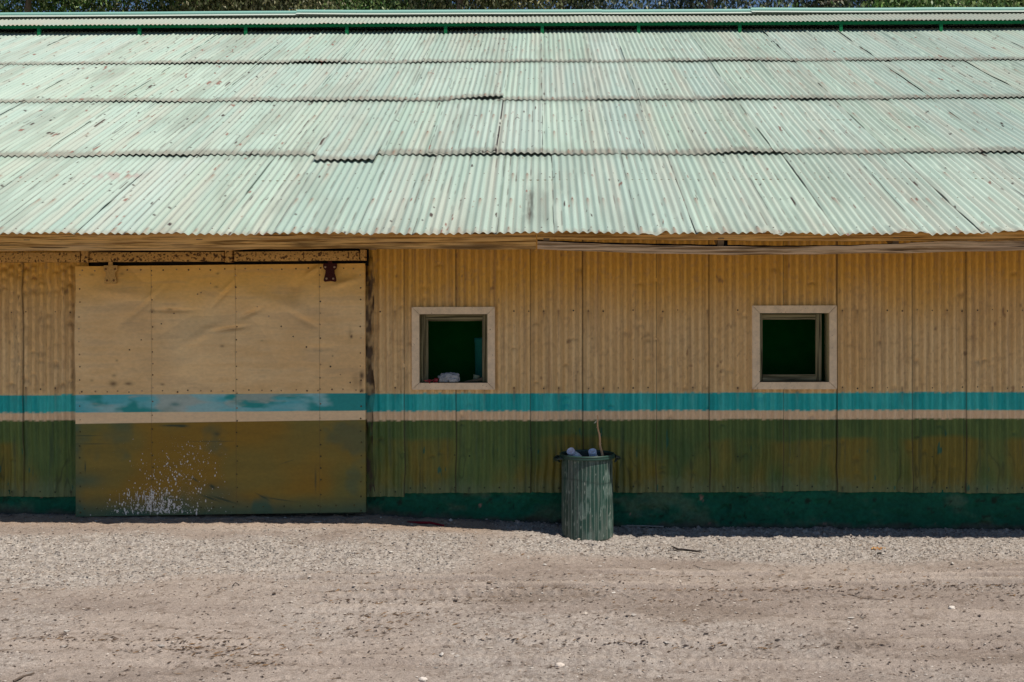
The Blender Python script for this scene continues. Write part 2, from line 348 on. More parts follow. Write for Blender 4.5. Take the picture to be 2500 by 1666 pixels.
# ------------------------------------------------------------------ the shed
shed = empty('shed', (0, 0, 0))
tag(shed, 'long corrugated metal shed with mint roof, ochre walls and a turquoise stripe', 'shed')
TH = math.atan(0.433); CT, ST = math.cos(TH), math.sin(TH); EY, EZ = -1.1, 2.565
PR = 1.145 / 17; NRM = np.array([0, -ST, CT])
def roofpt(X_, s_, h_):
    return np.stack([X_, EY + s_ * CT - ST * h_, EZ + s_ * ST + CT * h_], -1)
ROWS = [(0.0, 2.288, 0.10), (2.288, 4.609, 0.01), (4.609, 6.854, 0.005), (6.854, 9.35, 0.0)]
def roof_sheet(mb, x0, x1, s0, s1, over, ri, seed, lift=0.0, endl=0.0, full=True):
    nu = int((x1 - x0) / PR * 10) + 1; nv = int((s1 - s0) / 0.03) + 1
    if not full: nu = int(nu * .6); nv = nv // 3
    g = np.random.RandomState(seed); u = np.linspace(x0, x1, nu); v = np.linspace(s0, s1, nv); U, Vv = np.meshgrid(u, v)
    lv = Vv - s0; t = lv / (s1 - s0)
    crest = np.cos(2 * math.pi * U / PR)
    h = 0.0088 * crest + 0.0022 * over + 0.030 * ri * 0
    gap = 0.008 + lift * fb(U, U * 0, 1.3, 1, seed, 2) + 0.014 * np.clip(fb(U, U * 0, 1.0, 1, 400 + ri, 3) - .45, 0, 1) * 4
    base_low = gap if ri else 0.004
    h = h + base_low * (1 - ss(0, 1.6, lv)) 
    h = h + (fb(U, Vv, 2, 1.2, 70 + ri, 3) - .5) * 0.010 + (fb(U, Vv, 9, 3, 90 + seed % 13, 2) - .5) * 0.0035
    if over: h = h + 0.012 * ss(0.05, 0.0, np.minimum(U - x0, x1 - U)) * ss(.45, .7, fb(Vv, Vv * 0, 2, 1, seed, 2))
    if full is True:
        for _ in range(5):
            k_ = g.randint(math.ceil(x0 / PR), math.floor(x1 / PR) + 1); vc_ = g.uniform(s0, s1)
            h = h - g.uniform(.005, .013) * np.exp(-((U - k_ * PR) / .03) ** 2 - ((Vv - vc_) / g.uniform(.04, .10)) ** 2)
    if ri == 0:   # battered eave edge
        dm = ss(0.55, 0.72, fb(U, U * 0, 2.1, 1, 303, 3)) * ss(0.25, 0.0, lv)
        h = h * (1 - 0.6 * dm) + (fb(U, Vv, 14, 9, 31, 2) - .35) * 0.075 * dm
    sp1 = ri == 2 and over and abs(x0 + 1.14) < .02; sp2 = ri == 1 and over and abs(x0 + 1.135) < .02
    if sp1: h = h + .032 * ss(-1.14, -.5, U) * (1 - ss(0, .9, lv))
    Sg = Vv + (1 - t) * .07 * sp1 + (1 - t) * ((fb(U, U * 0, 1.2, 1, 200 + ri, 2) - .5) * 0.05 + g.uniform(-.012, .012) - endl + (0.006 * np.sin(U * 40 + seed) + .09 * (fb(U, U * 0, 11, 1, 305, 2) - .5) * ss(.5, .7, fb(U, U * 0, 2.1, 1, 303, 3))) * (ri == 0))
    P = roofpt(U, Sg, h)
    # paint colour
    big = fb(U, Vv, 0.7, 0.5, 11, 4); stv = fb(U, Vv, 22, 0.9, 13, 4); st2 = fb(U, Vv, 9, 0.35, 14, 3)
    rowv = g.uniform(-1, 1)
    c = mx((0.375, 0.485, 0.41), (0.46, 0.56, 0.475), ss(.3, .7, big * .5 + stv * .5))
    c = c * (1 + 0.05 * rowv) * np.array([1 + .02 * g.uniform(-1, 1), 1, 1 + .03 * g.uniform(-1, 1)])
    c = mx(c, (0.47, 0.47, 0.39), ss(.45, .75, st2) * .5)
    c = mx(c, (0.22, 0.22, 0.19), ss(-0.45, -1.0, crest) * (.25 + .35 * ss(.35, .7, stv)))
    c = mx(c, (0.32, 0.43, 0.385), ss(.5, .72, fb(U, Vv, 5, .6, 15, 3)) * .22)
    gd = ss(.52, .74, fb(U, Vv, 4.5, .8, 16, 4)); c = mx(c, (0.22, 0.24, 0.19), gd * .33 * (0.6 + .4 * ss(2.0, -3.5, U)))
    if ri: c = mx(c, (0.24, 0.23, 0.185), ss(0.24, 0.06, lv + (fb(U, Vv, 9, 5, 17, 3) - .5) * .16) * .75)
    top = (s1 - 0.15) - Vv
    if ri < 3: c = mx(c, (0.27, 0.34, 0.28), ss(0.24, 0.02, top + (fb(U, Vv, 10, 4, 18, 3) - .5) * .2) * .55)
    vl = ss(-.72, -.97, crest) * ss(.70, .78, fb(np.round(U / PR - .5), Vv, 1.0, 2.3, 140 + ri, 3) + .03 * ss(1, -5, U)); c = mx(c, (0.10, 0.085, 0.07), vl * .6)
    if ri == 0:
        c = mx(c, (0.30, 0.24, 0.18), ss(0.10, 0.0, lv + (fb(U, Vv, 8, 8, 19, 3) - .5) * .16) * .45)
        dk = np.exp(-((U - (-0.10 - 0.03 * 0)) / 0.035) ** 2) * ss(1.35, 1.0, Vv) * ss(0.1, 0.5, Vv) * fb(U, Vv, 60, 8, 5, 2) * 1.2
        dk2 = np.exp(-((U - 0.02) / 0.03) ** 2) * ss(1.25, 1.0, Vv) * ss(0.0, 0.4, Vv) * .35
        c = mx(c, (0.10, 0.085, 0.065), np.clip(dk + dk2, 0, .9))
        pp = np.exp(-(((U + 4.0) / .22) ** 2 + ((Vv - 1.62) / .10) ** 2)) * ss(.35, .6, fb(U, Vv, 20, 12, 6, 3)); c = mx(c, (0.40, 0.30, 0.27), np.clip(pp * 1.2, 0, .6))
    # rust and black holes by the side laps, worn stretches only
    sd = np.minimum(U - x0, x1 - U)
    if over: c = mx(c, (0.05, 0.035, 0.03), ss(0.009, 0.002, sd) * .85 * ss(.50, .62, fb(U * 0 + x0, Vv, 1, 3, seed + 3, 4)))
    if sp2: c = mx(c, (0.03, 0.02, 0.018), ss(.020, .010, x1 - U) * ss(.32, .42, fb(Vv, Vv * 0, 7, 1, 4, 3)))
    rn = fb(U, Vv, 22, 4.5, 25, 3) + 0.035 * ss(1, -4, U) * (ri > 0); c = mx(c, (0.22, 0.085, 0.06), ss(0.84, .86, rn) * .85)
    rk = fb(U, Vv, 30, 2.2, 27, 2) + .02 * ss(1, -4, U) + .02 * (fb(U, Vv, 1.5, 1.5, 28, 2) - .5); c = mx(c, (0.07, 0.05, 0.04), ss(.905, .92, rk))
    rn2 = fb(U, Vv, 24, 9, 26, 2); c = mx(c, (0.05, 0.035, 0.03), ss(.89, .91, rn2 + 0.02 * ss(1, -4, U)))
    if full is True:
        for vv in (0.10, 0.86, 1.62):
            kk = np.round(U / PR / 2) * 2; q_ = _h(kk.astype(np.int64), (kk * 0 + ri * 7 + int(vv * 10)).astype(np.int64), 5)
            hal = np.exp(-((U - kk * PR) / .014) ** 2) * np.where(lv < vv + .01, np.exp((lv - vv) / (.02 + .16 * q_)), np.exp(-((lv - vv) / .03) ** 2)) * ss(.45, .95, q_)
            c = mx(c, (0.26, 0.13, 0.08), np.clip(hal * .8, 0, .8))
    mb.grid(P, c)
    # nails and little rust marks round them
    if full is True:
        for vv in (0.10, 0.86, 1.62):
            for kx in np.arange(math.ceil(x0 / PR), math.floor(x1 / PR) + 1):
                if (int(kx) % 2) == 0 and g.rand() < .85:
                    xx = kx * PR; sx = s0 + vv + g.uniform(-.006, .006); h0 = np.interp(sx, v, h[:, np.argmin(abs(u - xx))]) + .001
                    r = g.uniform(.004, .008); A = np.linspace(0, 2 * math.pi, 6, endpoint=False)
                    q = [roofpt(np.array(xx + r * math.cos(a)), np.array(sx + r * math.sin(a)), np.array(h0)) for a in A] + [roofpt(np.array(xx), np.array(sx), np.array(h0 + .005))]
                    mb.add(q, [[i, (i + 1) % 6, 6] for i in range(6)], [(0.10, .06, .045), (0.3, .3, .26), (0.16, .09, .06)][g.randint(3)])
outer = MB(); sheets = []
for ri, (s0, s1, off) in enumerate(ROWS):
    Dt = DW + EY + s1 * CT; xl = -1322 / F * Dt + .02; xr = 1178 / F * Dt - .02
    for k_ in range(-9, 9):
        a0 = off + 1.145 * k_
        for over, xa, xb in ((0, a0 + .69 - .075, a0 + 1.145 + .075), (1, a0, a0 + .69)):
            vis = xb > xl and xa < xr; seed = 1000 * ri + 10 * (k_ + 20) + over
            mb = MB() if vis else outer
            end = s1 + (.15 if ri < 3 else .6)
            roof_sheet(mb, xa, xb, s0, end, over, ri, seed, lift=.006, full=vis, endl=0.02 * random.random())
            if vis: sheets.append(mb)
# back slope, purlins and rafters make the carrying roof mesh
RY = 7.85; RZ = EZ + (RY - EY) * 0.433
bk = np.array([[[-10.2, RY, RZ - .02], [10.4, RY, RZ - .02]], [[-10.2, 2 * RY + 1.1, EZ], [10.4, 2 * RY + 1.1, EZ]]]); outer.grid(bk, (0.5, .6, .5), flip=True)
for s_ in np.arange(0.35, 9, 1.1):
    p0 = roofpt(np.array(-10.), np.array(s_), np.array(-.06)); p1 = roofpt(np.array(10.2), np.array(s_ + .05), np.array(-.015))
    outer.box(p0, p1, (0.18, 0.12, .06))
for xx in np.arange(-9.9, 10.2, 1.42):
    pts = [roofpt(np.array(xx + dx), np.array(s_), np.array(h_))for s_ in (0.06, 9.2) for dx in (-.025, .025) for h_ in (-.16, -.065)]
    outer.add(pts, [[0, 2, 3, 1], [4, 5, 7, 6], [0, 1, 5, 4], [2, 6, 7, 3], [1, 3, 7, 5], [0, 4, 6, 2]], (0.22, .14, .07))
roof = outer.build('roof', M_roof, shed)
for mb in sheets: mb.build('roof_sheet', M_roof, roof)
# patch sheets laid over the row line
for (p0, p1, py, sA, sB, rr) in ((765, 915, 400, 2.04, 3.0, 1), (1046, 1212, 374, 2.33, 3.6, 1), (1072, 1228, 241, 4.66, 5.6, 2)):
    D0 = DW + EY + sA * CT; xa = at(p0, py, D0 - DW).x; xb = at(p1, py, D0 - DW).x
    mb = MB(); roof_sheet(mb, xa, xb, sA, sB, 1, rr, p0, lift=.03 if p0 == 765 else .008, full='patch')
    for a in mb.v:
        tt = ((a[:, 1] - EY) / CT - sA) / (sB - sA); a += NRM * ((0.013 if p0 == 765 else 0.001) * (1 - tt) - .030 * tt)[:, None]
    mb.build('roof_patch', M_roof, roof)

# ridge vent
vent = MB()
vy0, vz0 = 17.42 - DW, 6.345; vy1, vz1 = 18.04 - DW, 6.345 + .62 * .433
nu = int(20.4 / PR * 8); U, Vv = np.meshgrid(np.linspace(-10.2, 10.2, nu), np.linspace(0, .62 / CT, 8))
h = 0.0085 * np.cos(2 * math.pi * U / PR) + (fb(U, Vv, 3, 3, 8, 2) - .5) * .012
P = np.stack([U, vy0 + Vv * CT - ST * h + .0 * U, vz0 + Vv * ST + CT * h + .03 * (fb(U, U * 0, .35, 1, 4, 2) - .5)], -1)
c = mx((0.33, 0.40, 0.33), (0.43, 0.43, 0.36), fb(U, Vv, 3, 3, 9, 4)); c = mx(c, (.45, .33, .24), ss(.15, 0, Vv) * ss(.45, .7, fb(U, Vv, 5, 2, 12, 3)) * .6)
vent.grid(P, c)
vent.add([[-10.2, vy1, vz1], [10.2, vy1, vz1], [10.2, vy1 + .65, vz0], [-10.2, vy1 + .65, vz0]], [[0, 1, 2, 3]], (.45, .52, .44))
vr = vent.build('ridge_vent', M_roof, shed)
bb = MB(); zB = at(1324, 62.5, vy0 + .03).z
bb.box((-10.2, vy0 + .03, zB), (10.2, vy0 + .075, vz0 + .0), (1, 1, 1)); bb.build('vent_beam', M_ventgreen, vr)
for px in (-150, 95.6, 341, 600, 847, 1088, 1324, 1559, 1806, 2053, 2297, 2545):
    x = at(px, 65, vy0 + .05).x; pb = MB(); pb.box((x - .024, vy0 + .032, vz0 - .32), (x + .024, vy0 + .07, zB - .001), (1, 1, 1)); pb.build('vent_post', M_ventgreen, vr)
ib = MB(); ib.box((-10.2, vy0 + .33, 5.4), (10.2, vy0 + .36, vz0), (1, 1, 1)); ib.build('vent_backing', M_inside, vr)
edges = [-170, 725, 1460, 1833, 2700]; 
for i in range(4):
    x0 = at(edges[i], 35, vy1).x; x1 = at(edges[i + 1], 35, vy1).x + .06
    rb = MB(); n = 24; xs_ = np.linspace(x0, x1, n); dzA = .018 if i in (1, 3) else 0.0
    zc = vz1 + .062 + dzA * np.exp(-(xs_ - x0) / 1.2) + .01 * (fb(xs_, xs_ * 0, .6, 1, 6 + i, 2) - .5)
    rb.tube([(x, vy1 + .03, z) for x, z in zip(xs_, zc)], .033 + .002 * (i % 2), (0.26, 0.50, 0.43), seg=12)
    for sg in (-1, 1):
        Pf = np.stack([np.stack([xs_, np.full(n, vy1 + .03 + sg * .025), zc - .02], -1), np.stack([xs_, np.full(n, vy1 + .03 + sg * .16), zc - .02 - .055], -1)], 0)
        rb.grid(Pf, (0.52, 0.58, 0.50))
    rb.build('ridge_cap', M_roof, vr)

# fascia boards (under the eave)
def board(name, top, bot, Y0, th, mat_, par=shed, seed=0, n=60):
    """top, bot: lists of (px, py)"""
    x0, x1 = top[0][0], top[-1][0]; xs_ = np.linspace(x0, x1, n)
    tz = np.interp(xs_, [p[0] for p in top], [p[1] for p in top]); bz = np.interp(xs_, [p[0] for p in bot], [p[1] for p in bot])
    pt = []; 
    for i, x in enumerate(xs_):
        a = at(x, tz[i] + .5 * math.sin(i * 1.7 + seed), Y0); c_ = at(x, bz[i] + .7 * math.sin(i * .9 + seed * 2), Y0)
        pt.append([(a.x, Y0 + th, a.z), (a.x, Y0, a.z), (a.x, Y0 - .002, (a.z + c_.z) / 2), (c_.x, Y0, c_.z), (c_.x, Y0 + th, c_.z), (a.x, Y0 + th, a.z)])
    b = MB(); b.grid(np.array(pt), (1, 1, 1), smooth=False)
    for e in (0, -1): q = pt[e]; b.add([q[0], q[1], q[3], q[4]], [[0, 1, 2, 3]], (1, 1, 1))
    return b.build(name, mat_, par)
FY = -1.015
board('fascia_board', [(-700, 567), (1309, 566)], [(-700, 613), (0, 613), (560, 612), (620, 608), (870, 607), (1309, 609.5)], FY, .04, M_fascia, seed=1)
board('fascia_board', [(1311.5, 566), (3100, 566)], [(1311.5, 585), (1500, 585), (1900, 588), (2200, 589), (2500, 586), (3100, 586)], FY, .04, M_fascia, seed=2)
board('batten', [(1312, 589), (1500, 597), (1700, 601), (1900, 603.5), (2080, 600), (2200, 595), (2300, 589), (3100, 586.5)], [(1312, 608), (1500, 616), (1700, 621), (1900, 622), (2080, 619), (2200, 618), (2500, 611), (3100, 610)], FY - .012, .045, M_batten, seed=3)
board('shade_strip', [(1312, 586), (1500, 593), (1700, 597), (1900, 600), (2080, 598.5), (2200, 594), (2280, 589.5)], [(1312, 592), (1500, 599), (1700, 604), (1900, 606), (2080, 603), (2200, 598), (2280, 592)], FY + .034, .03, M_inside, seed=4)  # added near-black strip standing in for the shaded gap above the batten
b = MB(); p = at(1767, 592, FY + .03); b.box((p.x - .035, FY + .005+.04, p.z - .09), (p.x + .035, FY + .2, p.z + .1), (1, 1, 1), bev=.003); b.build('rafter_end', M_inside, shed)

# ---------------- walls
PW = 1.1425 / 17
Z_T, Z_M, Z_B = 1.188, 1.028, 0.943
WOC = np.array
def wall_color(X_, Z_, seed=0, leftdoor=False):
    wob = (fb(X_, X_ * 0, 1.2, 1, 44, 3) - .5) * .012 + (fb(X_, X_ * 0, 13, 1, 45, 2) - .5) * .007 + .0022 * np.cos(2 * math.pi * (X_ - .017) / PW)
    zt = Z_T + .006 * ss(-1, 4, X_) + wob - .012 * ss(-2, -4.9, X_); zm = Z_M + .006 * ss(-1, 4, X_) + wob - .012 * ss(-2, -4.9, X_); zb = Z_B + .012 * ss(-1, 4, X_) + wob
    n1 = fb(X_, Z_, 2.5, 1.5, 51, 4); n2 = fb(X_, Z_, 26, 1.2, 52, 4); n3 = fb(X_, Z_, 40, 30, 53, 3)
    ochre = mx((0.84, 0.53, 0.21), (0.95, 0.67, 0.325), ss(.25, .75, n1 * .6 + n2 * .4))
    ochre = mx(ochre, (0.84, 0.42, 0.025), ss(1.75, 2.35, Z_ + (n1 - .5) * .5) * .8)  # stronger orange toward the top: shade tone under the eave, painted in
    ochre = mx(ochre, (0.42, 0.23, 0.10), ss(.6, .82, n2) * .45)
    ochre = mx(ochre, (0.30, 0.15, 0.07), ss(.80, .88, fb(X_, Z_, 13, 9, 54, 3)) * .7)
    ochre = mx(ochre, (0.50, 0.30, 0.15), ss(.55, .8, n3) * .35)
    teal = mx((0.01, 0.46, 0.44), (0.06, 0.60, 0.55), ss(.3, .7, n2)); teal = mx(teal, (0.0, 0.36, 0.35), ss(.6, .8, n1) * .5)
    crm = mx((0.96, 0.70, 0.42), (0.90, 0.62, 0.36), n2)
    grn = mx((0.065, 0.125, 0.03), (0.125, 0.185, 0.045), ss(.3, .7, n2 * .4 + n1 * .6)); 
    och2 = mx((0.165, 0.145, 0.02), (0.25, 0.185, 0.026), n2 * .4 + n1 * .6)
    dz = zb - .145 - Z_ + (fb(X_, Z_, 2.2, .4, 55, 3) - .5) * .12
    g2 = mx(grn, och2, ss(.0, .06, dz) * ss(.28, .70, fb(X_, Z_, 3.2, 1.3, 56, 4) + .07 * ss(-1, 2, X_)) )
    g2 = mx(g2, (0.16, 0.22, 0.11), ss(.46, .29, Z_ + (n3 - .5) * .1 + (n1 - .5) * .15) * .6)
    g2 = mx(g2, (0.03, 0.045, 0.015), ss(.035, .0, np.abs(fb(X_, Z_, 7, 2.2, 59, 3) - .5)) * ss(.85, .5, Z_) * ss(.4, .6, fb(X_, Z_, 3, 2, 46, 2)) * .55)
    g2 = mx(g2, (0.02, 0.12, 0.075), ss(.80, .85, fb(X_, Z_, 30, 6, 57, 3)) * .9)
    g2 = mx(g2, (0.045, 0.075, 0.04), ss(.66, .82, fb(X_, Z_, 34, 1.5, 58, 3)) * .4)
    e = .0035
    c = mx(ochre, teal, ss(zt + e, zt - e, Z_)); c = mx(c, crm, ss(zm + e, zm - e, Z_)); c = mx(c, g2, ss(zb + e, zb - e, Z_))
    return c
HOLES = []
def px_rect(l, t, r, bt, Y=0.0):
    a = at(l, t, Y); c_ = at(r, bt, Y); return a.x, c_.x, c_.z, a.z
W1o = px_rect(1005.5, 750, 1208.5, 951.5, -.03); W1i = px_rect(1024, 767.5, 1190.5, 935, -.03)
W2o = px_rect(1835.5, 746.5, 2042, 950.5, -.03); W2i = px_rect(1854, 765, 2024, 933, -.03)
for w_ in (W1i, W2i): HOLES.append((w_[0] - .02, w_[1] + .02, w_[2] - .02, w_[3] + .02))
DENTS = []
def wall_sheet(mb, x0, x1, z0, over, seed, full=True, rough=0.3, crush=None):
    nu = int((x1 - x0) / PW * (11 if full else 6)) + 1; nz = int((3.02 - z0) / (.0125 if full else .08)) + 1
    u = np.linspace(x0, x1, nu); zz = np.linspace(z0, 3.02, nz); U, Zz = np.meshgrid(u, zz); g = np.random.RandomState(seed)
    cr = np.cos(2 * math.pi * (U - .017) / PW); d = 0.0098 * cr + .005 * over
    low = ss(.95, .45, Zz)
    wr = (fb(U, Zz, 9, 2.4, 60, 3) - .5) * (.012 + .035 * low) * rough / .3
    d = d * (1 - .45 * low * ss(.35, .6, fb(U, Zz, 2.4, .8, 61, 2))) + wr
    Xs = U + (fb(U, Zz, 5, 3, 62, 2) - .5) * .03 * low
    if over: d = d + .010 * ss(.05, .0, x1 - U) * fb(Zz, Zz * 0, 2.2, 1, seed, 2) + .010 * ss(.05, .0, U - x0) * fb(Zz, Zz * 0, 2.2, 1, seed + 7, 2)
    if crush is not None:
        k = crush(U, Zz); rd = np.abs(fb(U, Zz, 11, 7, 63, 2) - .5) * 2
        d = d * (1 - .35 * k) - np.clip(.3 - rd, 0, 1) * .045 * k * ss(.0, .5, cr); Xs = Xs + (fb(U, Zz, 9, 7, 64, 2) - .5) * .03 * k
    gd_ = np.random.RandomState(seed + 77); dm_ = 0
    if full:
        for _ in range(60 if crush is cl_ else 9):
            k_ = gd_.randint(math.ceil((x0 - .017) / PW), math.floor((x1 - .017) / PW) + 1); zc_ = gd_.uniform(1.25, 2.4) if crush is cl_ and gd_.rand() < .8 else gd_.uniform(.4, 2.4)
            if crush is cl_ and gd_.rand() < .45: zc_ = gd_.uniform(2.1, 2.38)
            e_ = np.exp(-((U - .017 - k_ * PW) / .026) ** 2 - ((Zz - zc_ + .4 * np.abs(U - .017 - k_ * PW)) / gd_.uniform(.008, .028)) ** 2)
            d = d - gd_.uniform(.008, .020) * e_; dm_ = np.maximum(dm_, e_ * gd_.uniform(0, .7))
    zb_ = Zz + ss(.3, 0, Zz - z0) * ((fb(U, U * 0, 6, 1, seed, 2) - .5) * .012)
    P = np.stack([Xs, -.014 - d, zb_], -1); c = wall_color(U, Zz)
    if full: c = mx(c, c * np.array([.45, .40, .32]), dm_)
    if crush is not None: c = mx(c, (0.16, .09, .04), np.clip(k * ss(.66, .8, fb(U, Zz, 16, 9, 69, 3)) * .8, 0, 1) * (Zz > .95))
    c = c * (1 - (.08 + .13 * ss(1.15, 1.25, Zz)) * ss(.75, -.1, cr) * (.6 + .8 * fb(U, Zz, 12, 1, 68, 3)))[..., None]  # corrugation shading painted in by darkening the valleys
    if over: c = mx(c, (.04, .025, .012), ss(.009 + .004 * ss(1, .8, Zz), .002, np.minimum(U - x0, x1 - U)) * .92)  # lap shadow painted as a dark line along the sheet edges
    keep = np.ones((nz - 1, nu - 1), bool); cx = (U[1:, 1:] + U[:-1, :-1]) / 2; cz = (Zz[1:, 1:] + Zz[:-1, :-1]) / 2
    for h_ in HOLES: keep &= ~((cx > h_[0]) & (cx < h_[1]) & (cz > h_[2]) & (cz < h_[3]))
    if full:
        for zr in (z0 + .045, 1.235, 1.93):
            kk = np.round((U - .017) / PW / 2) * 2; q_ = _h(kk.astype(np.int64), (kk * 0 + int(zr * 10)).astype(np.int64), 6); dzz = Zz - zr
            hal = np.exp(-((U - .017 - kk * PW) / .012) ** 2) * np.where(dzz < 0, np.exp(dzz / (.012 + .10 * q_)), np.exp(-(dzz / .012) ** 2)) * ss(.35, .9, q_)
            c = mx(c, (0.16, 0.075, 0.03) if zr > 1 else (.03, .04, .02), np.clip(hal * .75, 0, .8))
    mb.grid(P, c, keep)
    if full:
        for zr, pr in ((z0 + .045, .95), (1.235, .6), (1.93, .75), (.62, .15), (1.5, .12)):
            for kx in range(math.ceil((x0 - .017) / PW), math.floor((x1 - .017) / PW) + 1):
                if kx % 2 == 0 and g.rand() < pr:
                    xx = kx * PW + .017; z_ = zr + g.uniform(-.008, .008)
                    if any(h_[0] - .09 < xx < h_[1] + .09 and h_[2] - .09 < z_ < h_[3] + .09 for h_ in HOLES): continue
                    j = np.argmin(abs(u - xx)); i_ = np.argmin(abs(zz - z_)); y_ = P[i_, j, 1] - .001; r = g.uniform(.005, .009); A = np.linspace(0, 2 * math.pi, 7)[:6]
                    q = [(xx + r * math.cos(a), y_, z_ + r * math.sin(a)) for a in A] + [(xx, y_ - .005, z_)]
                    mb.add(q, [[i, (i + 1) % 6, 6] for i in range(6)], (0.10, .07, .035) if z_ > .95 else (.03, .04, .02))
wall_outer = MB(); vis_sheets = []
X2 = lambda px: at(px, 850, -.01).x
cl_ = lambda U, Z_: np.clip(ss(.2, .6, fb(U, Z_, 2.5, 1.4, 65, 3)) * ss(1.0, 1.5, Z_) * 0.55 + ss(2.0, 2.3, Z_) * ss(.25, .5, fb(U, Z_, 4, 3, 66, 2)) + np.exp(-((U - X2(40)) / .05) ** 2) * ss(1.2, 1.6, Z_) * .8, 0, 1)
cr_ = lambda U, Z_: np.clip(ss(X2(930), X2(895), U) * (.35 + .65 * fb(U, Z_, 3, 2, 67, 2)) * (.5 + .5 * ss(1, 1.6, Z_)), 0, 1)
SH = [(-130, 57, 1211, 1, cl_, .5), (45, 215, 1211.5, 0, cl_, .4), (878, 988, 1213, 1, cr_, .3), (975, 1125, 1204, 0, None, .3), (1113, 1296, 1203, 1, None, .3), (1284, 1434, 1202.5, 0, None, .3), (1422, 1603, 1202.5, 1, None, .3), (1591, 1742, 1203, 0, None, .25), (1730, 1912, 1202.5, 1, None, .35),
      (1900, 2055, 1200.5, 0, None, .4), (2043, 2227, 1203.5, 1, None, .3), (2215, 2370, 1205, 0, None, .3), (2358, 2541, 1206.5, 1, None, .25)]
for i, (a, c_, yb, ov, cru, ro) in enumerate(SH):
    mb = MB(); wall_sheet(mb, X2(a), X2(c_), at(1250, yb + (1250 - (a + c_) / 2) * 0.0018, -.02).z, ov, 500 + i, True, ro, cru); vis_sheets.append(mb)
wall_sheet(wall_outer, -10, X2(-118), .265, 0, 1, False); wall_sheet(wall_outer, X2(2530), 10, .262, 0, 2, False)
OC = (0.5, .3, .12)
wall_outer.box((-10, 16.2, 0.05), (10, 16.25, 2.9), OC)                    # back wall
for xx in (-10, 10):                                                          # gable ends
    wall_outer.add([[xx, 0, -.1], [xx, 16.2, -.1], [xx, 16.2, 2.95], [xx, RY, RZ - .05], [xx, 0, 2.95]][:3] + [[xx, 16.2, 2.95], [xx, 0, 2.95], [xx, RY, RZ - .05]], [[0, 1, 3, 4]], OC)
    wall_outer.add([[xx, 16.2, 2.95], [xx, 0, 2.95], [xx, RY, RZ - .05]], [[0, 1, 2]], OC)
wall = wall_outer.build('wall', M_wallpaint, shed)
for mb in vis_sheets: mb.build('wall_sheet', M_wallpaint, wall)
# inside: dark floor, dark lining with the doorway and a green partition
b = MB()
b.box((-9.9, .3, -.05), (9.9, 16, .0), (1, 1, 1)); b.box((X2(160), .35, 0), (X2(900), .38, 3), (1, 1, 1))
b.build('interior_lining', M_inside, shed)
b = MB(); b.box((-1.5, .72, 0), (4.5, .76, 3.2), (1, 1, 1)); b.build('interior_partition', M_green_in, shed)

# foundation
def fnd(x0, x1, name='foundation'):
    nx = int((x1 - x0) / .012); nz = 34; U, Zz = np.meshgrid(np.linspace(x0, x1, nx), np.linspace(-.25, .31, nz))
    bmp = (fb(U, Zz, 14, 20, 70, 4) - .5) * .034 + np.clip(fb(U, Zz, 9, 16, 71, 3) - .62, 0, 1) * -.12
    P = np.stack([U, .012 - bmp, Zz], -1)
    c = mx((0.002, 0.066, 0.036), (0.005, 0.125, 0.068), fb(U, Zz, 3, 5, 72, 4)); c = mx(c, (.003, .018, .012), ss(.022, .0, np.abs(fb(U, Zz, 4, 6, 77, 4) - .5)) * ss(.45, .65, fb(U, Zz, 2, 3, 78, 3)) * .8); c = mx(c, (0.10, 0.15, 0.09), ss(.55, .8, fb(U, Zz, 4, 7, 73, 5)) * .55)
    c = mx(c, (0.012, 0.02, 0.012), ss(.70, .80, fb(U, Zz, 10, 14, 74, 4)) * .8); c = mx(c, (0.30, 0.17, 0.13), ss(.845, .87, fb(U, Zz, 9, 12, 75, 3)))
    c = mx(c, (0.07, 0.06, 0.05), ss(.06, .0, Zz - np.interp(U, KX, KZ) + (fb(U, Zz, 7, 7, 76, 3) - .5) * .1) * .8)
    b = MB(); b.grid(P, c); b.add([[x0, .012, .31], [x1, .012, .31], [x1, .30, .31], [x0, .30, .31]], [[0, 1, 2, 3]], (.01, .05, .03)); return b.build(name, M_found, shed)
fnd(-10, 10)

# ---------------- sliding door
DY = -.125
DC = [at(184.5, 651, DY), at(890.5, 643.5, DY), at(893, 1250.5, DY), at(184.5, 1262, DY)]   # TL TR BR BL
nx, nz = 560, 490
s_, t_ = np.meshgrid(np.linspace(0, 1, nx), np.linspace(0, 1, nz))
tl, tr, br, bl = [np.array(v[:]) for v in DC]
P = (tl * (1 - s_)[..., None] + tr * s_[..., None]) * (1 - t_)[..., None] + (bl * (1 - s_)[..., None] + br * s_[..., None]) * t_[..., None]
PXX = 184.5 + 707 * s_; PYY = 650 + (1262 - 650) * t_ - 8 * s_ * 1.0           # photo-like coordinates of the panel
def blob(x, y, rx, ry, a=0): 
    ca, sa = math.cos(a), math.sin(a); dx = PXX - x; dy = PYY - y; return np.exp(-(((dx * ca + dy * sa) / rx) ** 2 + ((-dx * sa + dy * ca) / ry) ** 2))
Xd, Zd = P[..., 0], P[..., 2]
dent = (fb(Xd, Zd, 1.6, 1.3, 80, 3) - .5) * .022 + np.abs(fb(Xd + .5 * Zd, Zd - .4 * Xd, 1.7, 1.2, 81, 2) - .5) * .035 * ss(1.2, 1.7, Zd)
